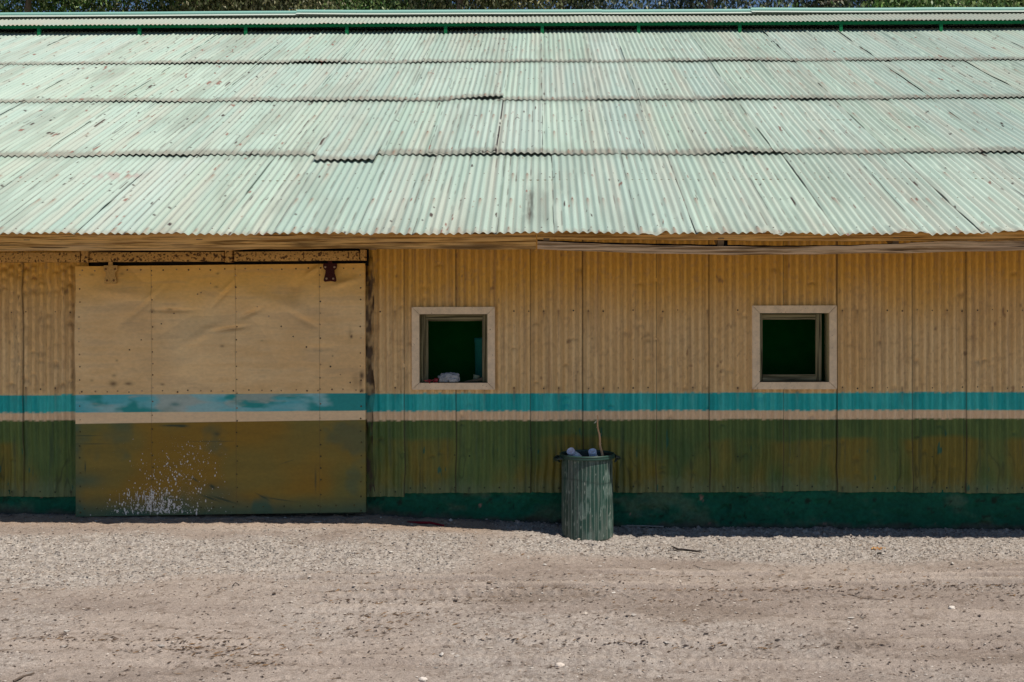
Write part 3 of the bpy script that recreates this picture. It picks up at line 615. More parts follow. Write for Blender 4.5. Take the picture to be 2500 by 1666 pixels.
for (x, y, rx, ry, a, am) in ((355, 735, 45, 7, -.72, .010), (345, 748, 60, 9, -.72, -.010), (420, 757, 45, 5, 0, -.009), (555, 705, 30, 6, -.85, .012), (548, 716, 35, 6, -.85, -.012), (612, 765, 24, 6, -.4, -.010), (560, 803, 40, 5, -.15, -.009), (500, 815, 50, 12, -.5, .008), (720, 700, 16, 26, .5, -.010), (740, 780, 40, 8, .5, -.007), (765, 660, 22, 6, -.6, .008), (290, 715, 60, 12, .1, .007), (690, 745, 70, 20, .3, .008), (780, 850, 40, 8, .0, -.005), (430, 900, 60, 25, -.4, .006), (840, 690, 30, 8, -.3, .008)): dent += am * blob(x, y, rx, ry, a)
for sx in (370, 576.5, 780.5): dent += -.0012 * np.exp(-((PXX - sx) / 1.2) ** 2) + .0012 * ss(-1, 1, PXX - sx) * np.exp(-((PXX - sx) / 30) ** 2)
P[..., 1] -= dent * 1.0 + 1.6 * (dent - np.mean(dent)) * ss(1.15, 1.5, Zd)
n1 = fb(Xd, Zd, 1.6, 2.2, 82, 5); n2 = fb(Xd, Zd, 3, 20, 83, 4); n3 = fb(Xd, Zd, 30, 30, 84, 3)
c = mx((0.83, 0.54, 0.235), (0.95, 0.68, 0.34), ss(.3, .7, n1 * .6 + n2 * .4)); c = mx(c, (0.84, 0.44, 0.04), ss(1.9, 2.35, Zd + (n1 - .5) * .5) * .75); c = mx(c, (0.50, 0.30, 0.14), ss(.55, .8, n2) * .3)  # upper door made more orange, painting in the shade tone under the eave
dk = np.zeros_like(s_)
for (x, y, rx, ry, am) in ((276, 937, 9, 6, .8), (313, 937, 9, 4, .75), (278, 917, 5, 3, .5), (397, 939, 5, 3, .6), (545, 845, 5, 3, .6), (640, 832, 4, 2, .4), (858, 822, 3.2, 4.5, 1), (855, 815, 4, 14, .3), (883, 918, 6, 10, .95), (880, 935, 5, 14, .6), (883, 955, 5, 5, .95), (868, 930, 10, 20, .35), (812, 870, 2, 2, .7), (286, 880, 3, 2.5, .5), (224, 929, 4, 3, .4), (530, 700, 5, 3, .5), (534, 667, 4, 3, .5), (226, 670, 6, 3, .5), (300, 668, 5, 4, .45), (413, 755, 8, 3, .5), (372, 757, 7, 6, .5), (560, 803, 20, 4, .25), (345, 751, 60, 8, .18), (612, 766, 25, 5, .2)): dk = np.maximum(dk, am * blob(x, y, rx, ry))
c = mx(c, (0.12, 0.065, 0.03), dk)
zt = 964 - PYY - 2.5 * s_; zm = 1006.5 - PYY - 3 * s_ + 1; zb = 1034.5 - PYY - 8 * s_ + 0.6
teal = mx((0.10, 0.50, 0.54), (0.33, 0.60, 0.58), ss(.35, .65, fb(Xd, Zd, 1.6, 7, 85, 4))); teal = mx(teal, (0.02, 0.33, 0.31), ss(.5, .65, fb(Xd, Zd, 3, 6, 86, 4) + .25 * blob(620, 975, 30, 25) + .2 * ss(790, 880, PXX)))
teal = mx(teal, (0.50, 0.52, 0.42), ss(.55, .72, fb(Xd, Zd, 3, 11, 87, 4) + .25 * blob(455, 985, 60, 18)) * .7); teal = mx(teal, (.02, .2, .2), blob(428, 988, 14, 5) * .6)
crm = mx((0.96, 0.71, 0.41), (0.92, 0.64, 0.36), n2)
low = mx((0.165, 0.155, 0.03), (0.28, 0.16, 0.012), ss(.35, .62, fb(Xd, Zd, 1.0, 1.3, 88, 4) + .25 * blob(470, 1110, 150, 60) + .2 * blob(250, 1130, 60, 50) - .12 * ss(600, 750, PXX)))
low = mx(low, (0.20, 0.17, 0.035), ss(.45, .7, fb(Xd, Zd, 1.5, 2, 95, 3) + .2 * ss(600, 800, PXX)) * .6)
low = mx(low, (0.055, 0.115, 0.065), np.clip(ss(1195, 1255, PYY + 40 * (fb(Xd, Zd, 1.5, 3, 89, 4) - .5)) * .9 + blob(215, 1175, 40, 18) * .7 + blob(530, 1205, 50, 20) * .6 + ss(.6, .75, fb(Xd, Zd, 2.4, 2.5, 90, 4)) * .5 + ss(215, 184, PXX) * .4, 0, 1))
scr = blob(420, 1040, 24, 2.2) + blob(445, 1041, 12, 3) + blob(210, 1064, 30, 1.0) + blob(225, 1084, 40, 1.2) * .7 + blob(208, 1142, 1.6, 12) + blob(512, 1218, 24, 2, .35) + blob(545, 1222, 30, 2.4, .3) + blob(518, 1190, 8, 4, .6) + blob(475, 1172, 10, 2, .6) + blob(530, 1061, 8, 5) * .6 + blob(680, 1222, 35, 1.2, .15) + blob(640, 1215, 14, 1.5, .5) + blob(700, 1130, 18, 1, -.3) * .5 + blob(520, 1079, 50, 1.2, 0) * .6 + blob(770, 1175, 2, 25) * .7 + blob(430, 1222, 16, 2)
low = mx(low, (0.012, 0.045, 0.03), np.clip(scr, 0, .85)); low = low * (1 + (n2 - .5) * .25)[..., None]
c = mx(c, teal, ss(-.6, .6, -zt)); c = mx(c, crm, ss(-.6, .6, -zm)); c = mx(c, low, ss(-.6, .6, -zb))
for sx in (370, 576.5, 780.5): c = mx(c, (0.10, 0.06, 0.03), np.exp(-((PXX - sx) / .8) ** 2) * (.25 + .4 * fb(Zd, Zd * 0, 5, 1, 96, 2)))
b = MB(); b.grid(P, c, flip=True)
# edges folded back
for (ia, ib_) in ((np.s_[:, 0], 0), (np.s_[:, -1], 0), (np.s_[0, :], 0), (np.s_[-1, :], 0)):
    e = P[ia]; e2 = e.copy(); e2[..., 1] += .055; b.grid(np.stack([e, e2], 0), c[ia][None].repeat(2, 0))
# rivets
def dpt(px, py):
    s1 = (px - 184.5) / 707; t1 = (py - 650 + 8 * s1) / 612; i = int(np.clip(t1, 0, 1) * (nz - 1)); j = int(np.clip(s1, 0, 1) * (nx - 1)); return P[i, j]
rv = b; g = np.random.RandomState(3)
pts = []
for sx in (196, 373, 579.5, 783, 881):
    y = 672
    while y < 1255: pts.append((sx + g.uniform(-.8, .8), y)); y += g.uniform(27, 37)
for x in np.arange(200, 885, 29): pts.append((x + g.uniform(-5, 5), 663 - .01 * x + g.uniform(-2, 2))); pts.append((x + g.uniform(-6, 6), 960 - .008 * x + g.uniform(-2, 2)))
for x in np.arange(200, 885, 41): pts.append((x + g.uniform(-9, 9), 1246 - .01 * x))
pts += [(484, 719), (492, 715), (630, 749), (658, 773), (688, 798), (717, 822), (749, 848), (808, 897), (832, 916), (856, 936), (425, 766), (395, 791), (346, 830), (318, 854), (516, 692)]
for (x, y) in pts:
    q = dpt(x, y); r = g.uniform(.006, .009); A = np.linspace(0, 2 * math.pi, 7)[:6]
    cc = [(0.60, .42, .25), (0.20, .11, .05), (0.42, .26, .13), (.10, .06, .03)][g.randint(4)] if y < 1030 else [(.06, .05, .015), (.10, .08, .02)][g.randint(2)]
    V_ = [(q[0] + r * math.cos(a), q[1] - .001, q[2] + r * math.sin(a)) for a in A] + [(q[0] + r * .55 * math.cos(a), q[1] - .005, q[2] + r * .55 * math.sin(a)) for a in A]
    rv.add(V_, [[i, (i + 1) % 6, 6 + (i + 1) % 6, 6 + i] for i in range(6)], cc); rv.add(V_[6:], [[0, 1, 2, 3], [0, 3, 4, 5]], cc)
door = b.build('sliding_door', M_door, shed)
# white paint splatter
sp_ = MB(); g = np.random.RandomState(8)
def splat(x, y, r, el=1.0):
    if not (188 < x < 575): return
    if y > 1259 - .012 * (x - 184): return
    q = dpt(x, y); n = 7; A = np.linspace(0, 2 * math.pi, n + 1)[:n]; rr = r * g.uniform(.75, 1.2, n)
    sp_.add([(q[0] + rr[i] * math.cos(A[i]), q[1] - .0022, q[2] + rr[i] * el * math.sin(A[i]) * (1.0)) for i in range(n)] + [(q[0], q[1] - .004, q[2])], [[i, (i + 1) % n, n] for i in range(n)], (0.74, .72, .66))
for i in range(1900):
    t = g.rand() ** 2.1; y = 1255 - 180 * t + g.normal(0, 6); x = 388 + 62 * t * 1.3 + g.normal(0, 1) * (62 - 12 * t) 
    splat(x, y, (.0008 + .0062 * g.rand() ** 6) * (1.25 - .6 * t), 1 + g.rand() * 1.1)
for i in range(110): splat(360 + g.normal(0, 38), 1232 + g.normal(0, 17), .0015 + .0045 * g.rand() ** 2, 1.2 + g.rand() * 1.5)
for i in range(9):
    cx_ = 345 + g.rand() * 95; cy_ = 1236 + g.normal(0, 9)
    for k in range(g.randint(10, 40)): splat(cx_ + g.normal(0, 3.2), cy_ + g.normal(0, 7), .0015 + .0045 * g.rand(), 1.3)
for i in range(30):
    x = 355 + g.normal(0, 32); y = 1212 + g.normal(0, 12); L_ = g.uniform(4, 26); r0 = g.uniform(.0015, .0035)
    for k in np.arange(0, L_, 1.5): splat(x + g.normal(0, .25), min(y + k, 1254), r0 * (1.2 - .5 * k / L_), 1.4)
tag(sp_.build('paint_splatter', M_generic, door), kind='stuff')
# hangers
def hanger(cx, cy, c1, c2, h=45, w=34):
    hb = MB(); Y0 = DY - .045
    prof = [(-.48, -.5), (.48, -.5), (.5, -.38), (.46, -.22), (.32, -.12), (.33, .02), (.45, .36), (.45, .46), (.34, .5), (.02, .46), (-.34, .5), (-.45, .46), (-.45, .36), (-.33, .02), (-.32, -.12), (-.46, -.22), (-.5, -.38)]
    pts = [at(cx + u * w, cy + v * h, Y0) for u, v in prof]; c0 = at(cx, cy, Y0 - .002)
    n = len(pts); V_ = [p[:] for p in pts] + [(p.x, p.y + .014, p.z) for p in pts] + [c0[:]]
    hb.add(V_, [[i, (i + 1) % n, n + (i + 1) % n, n + i] for i in range(n)], c1); hb.add(V_, [[i, (i + 1) % n, 2 * n] for i in range(n)], c1)
    q1 = at(cx - 5, cy - h * .9, Y0 + .004); q2 = at(cx + 5, cy - h * .45, Y0 + .004); hb.box((q1.x, q1.y, q1.z), (q2.x, q2.y + .01, q2.z), c1)
    pr = at(cx, cy, DY - .03); hb.box((pr.x - .03, DY - .03, pr.z - .05), (pr.x + .03, DY + .0, pr.z + .05), c1)
    ho = hb.build('door_hanger', M_rust, door)
    for (u, v) in ((-.33, -.3), (.33, -.3), (-.24, .32), (.24, .32)):
        p = at(cx + u * w, cy + v * h, Y0); bb = MB()
        bb.lathe([(.0, .009), (.007, .008), (.0095, .004), (.0095, 0)], 10, c2, M=Matrix.Translation(p) @ Matrix.Rotation(R(90), 4, 'X')); bb.build('bolt', M_rust, ho)
    return ho
hanger(269.5, 671, (0.60, 0.36, 0.12), (0.24, 0.12, 0.045)); h2 = hanger(805.5, 666, (0.055, 0.012, 0.010), (0.45, 0.30, 0.2)); h2['label'] = 'dark maroon hanger with four pale bolts'

# door track
tk = MB(); g = np.random.RandomState(2)
def rail(mb, x0, x1, ytl, ybl, ytr, ybr, Y0, dep=.07, heavy=1.0):
    nx_ = max(4, int((x1 - x0) / 1.3)); nz_ = 22; s1, t1 = np.meshgrid(np.linspace(0, 1, nx_), np.linspace(0, 1, nz_))
    A_, B_, C_, D_ = [np.array(at(*p, Y0)[:]) for p in ((x0, ytl), (x1, ytr), (x1, ybr), (x0, ybl))]
    Pp = (A_ * (1 - s1)[..., None] + B_ * s1[..., None]) * (1 - t1)[..., None] + (D_ * (1 - s1)[..., None] + C_ * s1[..., None]) * t1[..., None]
    Pp[..., 1] -= .004 * np.cos((t1 - .5) * 2.6)
    x_, z_ = Pp[..., 0], Pp[..., 2]; cc = mx((0.72, 0.42, 0.13), (0.58, 0.32, 0.09), fb(x_, z_, 3, 10, 33, 3))
    cc = mx(cc, (0.055, 0.02, 0.012), ss(.66, .71, fb(x_, z_, 75, 75, 34, 2) + .06 * (heavy - 1) + .05 * t1) * .9)
    cc = mx(cc, (0.05, 0.02, 0.012), ss(.94, 1, t1) * .7 * ss(.4, .6, fb(x_, z_, 12, 2, 35, 2)))
    mb.grid(Pp, cc, flip=True)
    top = np.stack([Pp[0], Pp[0] + np.array([0, dep, 0])], 0); mb.grid(top, cc[:1].repeat(2, 0)); bot = np.stack([Pp[-1], Pp[-1] + np.array([0, dep, 0])], 0); mb.grid(bot, cc[-1:].repeat(2, 0))
    for j in (0, -1): e = np.stack([Pp[:, j], Pp[:, j] + np.array([0, dep, 0])], 0); mb.grid(e, cc[:, j][None].repeat(2, 0))
RYY = -.19
rail(tk, -400, 195, 619, 641.5, 617, 640.5, RYY, heavy=.55); rail(tk, 219, 547, 617, 640, 615.5, 638.5, RYY, heavy=1.3); rail(tk, 572, 877, 615, 638, 613, 636, RYY, heavy=1.3)
track = tk.build('door_track', M_rust, shed)
for (x0, x1, yt, yb) in ((198, 215, 614, 641), (549.5, 566, 611, 640.5), (879.5, 891.5, 610, 636)):
    q = MB(); rail(q, x0, x1, yt, yb, yt, yb, RYY - .014, .09, 1.0); q.build('track_bracket', M_rust, track)
q = MB(); a = at(216.5, 612, RYY + .03); c_ = at(895, 648, RYY + .03)
q.box((a.x, -.10, c_.z + .0), (c_.x, -.02, a.z + .01), (.02, .012, .008)); q.build('track_backing', M_inside, track)
# frayed jamb edge beside the door
q = MB(); xs0 = X2(894); zz = np.linspace(.3, 2.42, 150); uu = np.linspace(0, .075, 9); U, Zz = np.meshgrid(uu, zz)
yy = -.03 - (fb(U, Zz, 22, 9, 101, 3) - .3) * .06 * ss(.9, 1.4, Zz + .5); xx = xs0 + U * (1 + .5 * (fb(Zz, Zz * 0, 5, 1, 102, 3) - .5)) 
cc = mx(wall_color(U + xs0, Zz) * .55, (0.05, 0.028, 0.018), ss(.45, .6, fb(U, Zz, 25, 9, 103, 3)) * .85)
q.grid(np.stack([xx, yy, Zz], -1), cc); q.build('jamb_edge', M_wallpaint, shed)

# ---------------- windows
def window(O, I, kind):
    xo0, xo1, zo0, zo1 = O; xi0, xi1, zi0, zi1 = I; yf, yb = -.048, -.022
    TC = (0.95, 0.73, 0.47)
    wn = MB(); jb = yb + .0; jd = .12; t = .012                      # jamb liner box carries the window
    JC = (0.30, 0.25, 0.13)
    wn.box((xi0 - .02, jb, zi0 - .02), (xi0 + .001, jd, zi1 + .02), JC); wn.box((xi1 - .001, jb, zi0 - .02), (xi1 + .02, jd, zi1 + .02), (0.50, 0.43, 0.22) if kind == 2 else JC)
    wn.box((xi0 + .0015, jb, zi1 - .001), (xi1 - .0015, jd, zi1 + .02), JC); wn.box((xi0 + .0015, jb, zi0 - .02), (xi1 - .0015, jd, zi0 + .001), (0.10, .08, .05))
    wo_ = wn.build('window', M_generic, shed)
    tr_ = [((xo0, zo1), (xo1, zo1), (xi1, zi1), (xi0, zi1)), ((xo1, zo1), (xo1, zo0), (xi1, zi0), (xi1, zi1)), ((xo1, zo0), (xo0, zo0), (xi0, zi0), (xi1, zi0)), ((xo0, zo0), (xo0, zo1), (xi0, zi1), (xi0, zi0))]
    for j, qd in enumerate(tr_):
        cxm = sum(q[0] for q in qd) / 4; czm = sum(q[1] for q in qd) / 4
        b = MB(); k = .004; dv = [(0, -1), (-1, 0), (0, 1), (1, 0)][j]
        pts = []
        for i_, q in enumerate(qd):   # pull in slightly at mitres so that the joints read
            sx = math.copysign(.0022, cxm - q[0]) if j in (0, 2) else 0; sz = math.copysign(.0022, czm - q[1]) if j in (1, 3) else 0
            pts.append((q[0] + sx, yf - .001 * (j % 2), q[1] + sz))
        b.quad4(pts, .03, TC); b.build('window_trim', M_trim, wo_)
    ys = .035
    def sash(ax0, ax1, az0, az1, wl, wr_, wt, wb, y0=ys, th=.03):
        b = MB(); 
        b.box((ax0, y0, az0), (ax0 + wl, y0 + th, az1), (1, 1, 1), 1, bev=.002); b.box((ax1 - wr_, y0, az0), (ax1, y0 + th, az1), (1, 1, 1), 1, bev=.002)
        b.box((ax0 + wl, y0 + .002, az1 - wt), (ax1 - wr_, y0 + th - .002, az1), (1, 1, 1), bev=.002)
        if wb: b.box((ax0 + wl, y0 + .002, az0), (ax1 - wr_, y0 + th - .002, az0 + wb), (1, 1, 1), bev=.002)
        b.build('window_sash', [M_sash, M_sash_v], wo_)
    if kind == 1:
        sash(xi0 + .003, xi1 - .003, zi0 + .003, zi1 - .003, .045, .045, .045, 0); sash(xi0 + .040, xi1 - .040, zi0 + .003, zi1 - .04, .028, .014, .024, 0, ys + .032, .03)
    else:
        sash(xi0 + .004, xi1 - .050, zi0 + .006, zi1 - .008, .036, .052, .052, .058); 
    return wo_
w1 = window(W1o, W1i, 1); w1['label'] = 'open window with litter on its sill'; w2 = window(W2o, W2i, 2); w2['label'] = 'empty dark window with weathered sash'

# ------------------------------------------------------------------ things on the sill
def lump(mb, c, sx, sy, sz, col, seed=0, amp=.25, sub=3, fr=2.2, flat=True):
    bm = bmesh.new(); bmesh.ops.create_icosphere(bm, subdivisions=sub, radius=1)
    from mathutils import noise as mn
    for v in bm.verts:
        n_ = mn.noise(v.co * fr + Vector((seed * 3.7, seed, 0))) + .5 * mn.noise(v.co * fr * 2.3 + Vector((seed, 9, 3)))
        v.co *= 1 + amp * n_; v.co = Vector((v.co.x * sx, v.co.y * sy, max(v.co.z, -.6 if flat else -9) * sz)) + Vector(c)
    mb.bm(bm, col, smooth=True)
zs = W1i[2] + .001
p = at(1097, 934, .03); b = MB()
lump(b, (-.045, 0, .035), .055, .045, .05, (.33, .35, .36), 1, .35, 4); lump(b, (.035, 0, .036), .062, .05, .052, (.40, .42, .43), 2, .3, 4); lump(b, (-.01, -.012, .06), .035, .03, .03, (.42, .44, .45), 3, .3, 3)
o = b.build('crumpled_rag', mat_attr('rag', 90, .25, .95, .1, .9, .006), None, (p.x, .012, zs)); tag(o, 'crumpled grey white lump of plastic in the open window', 'rag')
b = MB(); g = np.random.RandomState(4); a = at(1072, 923, -.03); e = at(1040, 935, -.06)
Zr = zs + .012
b.tube([(a.x, .0, Zr + .02), ((a.x + e.x) / 2, -.03, Zr + .012), (e.x, -.058, Zr)], [.003, .004, .003], (.20, .05, .05), 6)
for i in range(34):
    t = g.uniform(0, 1); base = Vector((a.x + (e.x - a.x) * t, -.055 * t, Zr + .018 * (1 - t))); 
    d = Vector((g.uniform(-.045, .02), g.uniform(-.02, .01), g.uniform(-.028, .018))); nrm = Vector((d.z, 0, -d.x)).normalized() * g.uniform(.003, .008)
    b.add([base[:], (base + d * .5 + nrm)[:], (base + d)[:], (base + d * .5 - nrm)[:]], [[0, 1, 2, 3]], [(.42, .03, .04), (.24, .02, .03), (.5, .12, .12)][g.randint(3)])
tag(b.build('dried_flower', M_generic), 'broken red flower lying over the window trim', 'flower')
b = MB(); p1 = at(1134, 931, .05); p2 = at(1179, 925, .06)
b.tube([(p1.x, .05, zs + .006), ((p1.x * 2 + p2.x) / 3, .052, zs + .011), ((p1.x + 2 * p2.x) / 3, .055, zs + .016), (p2.x, .06, zs + .026)], [.004, .009, .012, .018], (.16, .13, .08), 8, wob=.2)
tag(b.build('driftwood', M_generic), 'rough wood stub lying in the right corner of the window sill', 'wood')
p = at(1160, 922, .09); b = MB(); b.lathe([(.0, 0), (.022, 0), (.032, .06), (.034, .062), (.031, .06), (.02, .006), (0, .006)], 20, (.26, .33, .24), M=Matrix.Rotation(R(14), 4, 'Y'))
tag(b.build('paper_cup', M_generic, None, (p.x, .095, zs)), 'pale green cup behind the wood stub on the sill', 'cup')
p = at(1172, 870, .42); b = MB(); b.lathe([(0, 0), (.062, 0), (.07, 1.20), (.075, 1.21), (.075, 1.25), (.06, 1.25), (0, 1.24)], 28, (.02, .20, .15))
zt_ = at(1172, 825, .42).z
tag(b.build('storage_tube', M_generic, None, (p.x + .02, .42, zt_ - 1.25)), 'tall teal green cylinder standing just inside the open window', 'container')

# ------------------------------------------------------------------ bin with rubbish
BX, BY = at(1434, 1290, -.31).x, -.31; BZ = float(gz0(BX, BY)) - .008
H = at(1434, 1107.5, BY).z - BZ
bin_ = empty('trash_can', (BX, BY, BZ)); tag(bin_, 'ribbed dark green trash can full of bottles against the wall', 'trash can')
n_r = 40
def rf(an, z):
    k = (an * n_r / (2 * math.pi)) % 1.0; return 1 + .012 * max(0, 1 - abs(k - .5) / .12) * (1 if .03 < z < H - .07 else 0) 
def bincol(V_):
    an = np.arctan2(V_[:, 1], V_[:, 0]); z = V_[:, 2]
    k = (an * n_r / (2 * math.pi)) % 1.0
    c = mx((0.006, 0.030, 0.021), (0.017, 0.068, 0.050), fb(an, z, 4, 3, 110, 4)); c = mx(c, (0.22, 0.27, 0.23), ss(.16, .04, np.abs(k - .5)) * (.25 + .4 * fb(an, z, 3, 2, 111, 3)))
    c = mx(c, (0.12, 0.14, 0.12), ss(.48, .72, fb(an, z, 8, 5, 112, 4) + .15 * ss(.3, .0, z)) * .55); c = mx(c, (.30, .34, .30), ss(.70, .78, fb(an, z, 14, 24, 113, 3)) * .7); c = mx(c, (.16, .22, .19), ss(.6, .72, fb(an, z, 5, 7, 115, 3)) * .5)
    c = mx(c, (0.012, 0.03, 0.025), np.exp(-((z - H * .70 - .02 * np.sin(an * 2)) / .008) ** 2) * .6)
    return c
seg = 480; prof = [(.217, 0), (.223, .006)] + [(.224 - .002 * t, .006 + (H - .012) * t) for t in np.linspace(0, 1, 60)] 
b = MB(); b.lathe(prof, seg, rf=rf); b.c[-1] = bincol(b.v[-1]); V0 = b.v[-1]; an0 = np.arctan2(V0[:, 1], V0[:, 0]); dn = 1 - .03 * np.clip(fb(an0 + 4, V0[:, 2], 1.6, 5, 114, 2) - .5, 0, 1) * ss(0, .1, V0[:, 2]) * ss(H, H - .1, V0[:, 2]) * 2; V0[:, :2] *= dn[:, None]
b.lathe([(.219, H - .01), (.218, H - .02), (.216, .012), (0, .010)], 64, (.008, .02, .016)); b.lathe([(0, 0.001), (.218, 0.001)], 64, (.01, .03, .02))
b.build('can_body', mat_attr('bin_plastic', 120, .12, .45, .5, .2, .002), bin_)
b = MB(); b.lathe([(.230, H - .035), (.240, H - .034), (.2425, H - .022), (.238, H - .016), (.241, H - .012), (.2425, H - .002), (.238, H + .004), (.232, H + .003), (.229, H - .012)], 96, (.02, .06, .045)); b.build('can_rim', bpy.data.materials['bin_plastic'], bin_)
for sg, an in ((-1, R(190)), (1, R(12))):
    b = MB(); M_ = Matrix.Rotation(an, 4, 'Z')
    pts = [M_ @ Vector(q) for q in ((.235, -.075, H - .03), (.262, -.07, H - .028), (.282, -.05, H - .04), (.284, 0, H - .055), (.282, .05, H - .04), (.262, .07, H - .028), (.235, .075, H - .03))]
    b.tube(pts, [.012, .012, .011, .010, .011, .012, .012], (.012, .03, .024), 8)
    b.tube([M_ @ Vector((.236, -.05, H - .075)), M_ @ Vector((.258, -.04, H - .05)), M_ @ Vector((.262, -.02, H - .04))], [.008, .012, .01], (.012, .03, .024), 6); b.build('can_handle', bpy.data.materials['bin_plastic'], bin_)
def mk_plastic():
    n = NT('milky_plastic'); n.b.inputs['Transmission Weight'].default_value = 0.08; n.b.inputs['IOR'].default_value = 1.4
    f = n.noise(n.mp((1, 1, 1)), 60, 3); n.bump(f, .4, .004); return n.fin(n.mix(1.0, n.attr(), n.ramp(f, [(.3, .85), (.7, 1.1)]), 'MULTIPLY'), .35, .5)
M_pl = mk_plastic()
def bottle(px, py, Yb, tilt_x, tilt_y, c1, c2, label, s=1.0):
    """origin at the cap; the body runs down into the can"""
    p = at(px, py, Yb); M_ = Matrix.Rotation(tilt_y, 4, 'Y') @ Matrix.Rotation(tilt_x, 4, 'X')
    root = empty('plastic_bottle', p); root.matrix_world = Matrix.Translation(p) @ M_
    b = MB(); b.lathe([(0, -.30), (.055, -.295), (.062, -.28), (.062, -.235), (.059, -.225), (.062, -.215), (.062, -.15), (.061, -.12), (.055, -.085), (.044, -.055), (.034, -.035), (.030, -.025), (.030, -.014)], 28, c1); b.build('bottle_body', M_pl, root)
    b = MB(); b.lathe([(.030, -.022), (.0345, -.021), (.0355, -.012), (.034, -.010), (.0355, -.008), (.0355, .012), (.033, .0155), (.029, .0155), (.028, .0135), (0, .0135)], 36, c2, rf=lambda a, z: 1 + .010 * math.cos(a * 36) * (z < .012)); b.build('bottle_cap', M_pl, root)
    tag(root, label, 'bottle', 'plastic bottles in the trash can'); return root
bottle(1394, 1103, BY - .08, R(38), R(-30), (.75, .82, .88), (.72, .74, .90), 'milky bottle leaning left with a lilac cap, on the left in the trash can')
bottle(1446.5, 1104, BY - .10, R(26), R(-10), (.62, .66, .60), (.62, .74, .95), 'bottle with a pale blue cap beside the stick in the trash can')
b = MB(); tp = at(1460.5, 1014, BY - .02); bt = at(1468.5, 1118, BY - .04); g = np.random.RandomState(6)
pts = []; rr = []
for i in range(26):
    t = i / 25 * 1.9 - .9; q = bt.lerp(tp, max(t, -.9)); pts.append((q.x + .004 * math.sin(i * 1.1) + .01 * math.sin(i / 25 * 5), q.y, q.z)); rr.append(.0105 - .0062 * max(t, 0) + .0012 * g.rand())
b.tube(pts, rr, (.70, .42, .22), 8, wob=.12)
for k in (14, 16, 19, 21, 23): q = Vector(pts[k]); b.tube([q, q + Vector((g.choice([-1, 1]) * .014, -.006, .008))], [.005, .003], (.40, .26, .15), 6)
sk = b.build('stick', M_generic); tag(sk, 'dry brown stick poking up out of the trash can', 'stick')
b = MB(); q = at(1457, 1025, BY - .03); b.add([q[:], (q + Vector((-.012, -.004, -.016)))[:], (q + Vector((-.028, -.006, -.034)))[:], (q + Vector((-.006, -.006, -.024)))[:]], [[0, 1, 2, 3]], (.75, .68, .5)); b.build('bud', M_generic, sk)

# ------------------------------------------------------------------ small things on the ground
def gp(px, py, lift=.0):
    """where the ray through a photo pixel meets the ground"""
    lo, hi = -5.5, 0.0
    for _ in range(40):
        mid = (lo + hi) / 2; q = at(px, py, mid)
        if q.z > float(gz0(q.x, mid)): lo = mid
        else: hi = mid
    q = at(px, py, (lo + hi) / 2); return Vector((q.x, q.y, float(gz(np.array([q.x]), np.array([q.y]))[0]) + lift))
def twig(path, rad, col, name, label, cat, lift=.006, **kw):
    b = MB(); b.tube([gp(x, y, lift + kw.get('up', 0) * math.sin(math.pi * i / (len(path) - 1))) for i, (x, y) in enumerate(path)], rad, col, 7, wob=.15)
    for br in kw.get('br', []): b.tube([gp(x, y, lift + .01) for x, y in br], [rad[0] if hasattr(rad, '__len__') else rad, .003], col, 6, wob=.15)
    o = b.build(name, M_generic); tag(o, label, cat); return o
twig([(995, 1276), (1020, 1279), (1050, 1281), (1084, 1285)], [.005, .011, .010, .008], (.16, .010, .02), 'red_strip', 'dark red plastic strip in the shade along the wall', 'strip', .008)
for i, (y0, y1, lb) in enumerate(((1284, 1287.5, 'upper of two pale laths by the wall right of the trash can'), (1287, 1291, 'lower of two pale laths by the wall right of the trash can'))):
    b = MB(); a = gp(1516 + 14 * i, y0, .012); c_ = gp(1600 + 20 * i, y1, .012); b.tube([a, a.lerp(c_, .5), c_], [.004, .005, .005], (.40, .38, .34), 4); tag(b.build('wood_lath', M_generic), lb, 'lath', 'laths by the wall')
twig([(1640, 1341), (1655, 1348), (1672, 1352), (1700, 1352), (1716, 1349)], [.004, .009, .011, .008, .004], (.035, .028, .024), 'twig', 'dark forked twig on the gravel right of the trash can', 'twig', .015, up=.01, br=[[(1668, 1352), (1630, 1352.5)]])
twig([(2040, 1453), (2085, 1456), (2100, 1463), (2150, 1468), (2172, 1465)], .0022, (.08, .065, .055), 'wire', 'thin curled wire lying on the smooth dirt at right', 'wire', .006)
twig([(1693, 1383), (1715, 1390), (1760, 1395)], .0022, (.10, .085, .07), 'grass_stalk', 'thin straight stalk on the dirt below the forked twig', 'stalk', .006)
twig([(33, 1665), (55, 1655), (84, 1646)], [.006, .007, .004], (.12, .09, .07), 'branch', 'thin stick at the bottom left corner of the dirt', 'stick', .008)
twig([(568, 1432), (575, 1428), (584, 1431)], .004, (.05, .04, .035), 'bark_curl', 'small dark curl of bark on the dirt below the door', 'bark', .008, up=.012)
twig([(1602, 1584), (1628, 1579), (1650, 1582)][:2], .004, (.10, .07, .05), 'bark_chip', 'short brown chip on the dirt at lower left', 'bark', .006) if False else None
b = MB(); g = np.random.RandomState(9); q0 = gp(2146, 1342, .004)
for i in range(26):
    d = Vector((g.uniform(-.05, .05), g.uniform(-.03, .03), g.uniform(0, .018))); a = q0 + d; e = Vector((g.uniform(-.03, .03), g.uniform(-.01, .01), g.uniform(-.002, .012))); n_ = Vector((0, .006, .004))
    b.add([a[:], (a + e * .5 + n_)[:], (a + e)[:], (a + e * .5 - n_)[:]], [[0, 1, 2, 3]], [(.42, .20, .06), (.30, .14, .05), (.5, .3, .12)][g.randint(3)])
tag(b.build('dry_leaves', M_generic), 'orange brown dry leaf clump on the gravel at right', 'leaves')
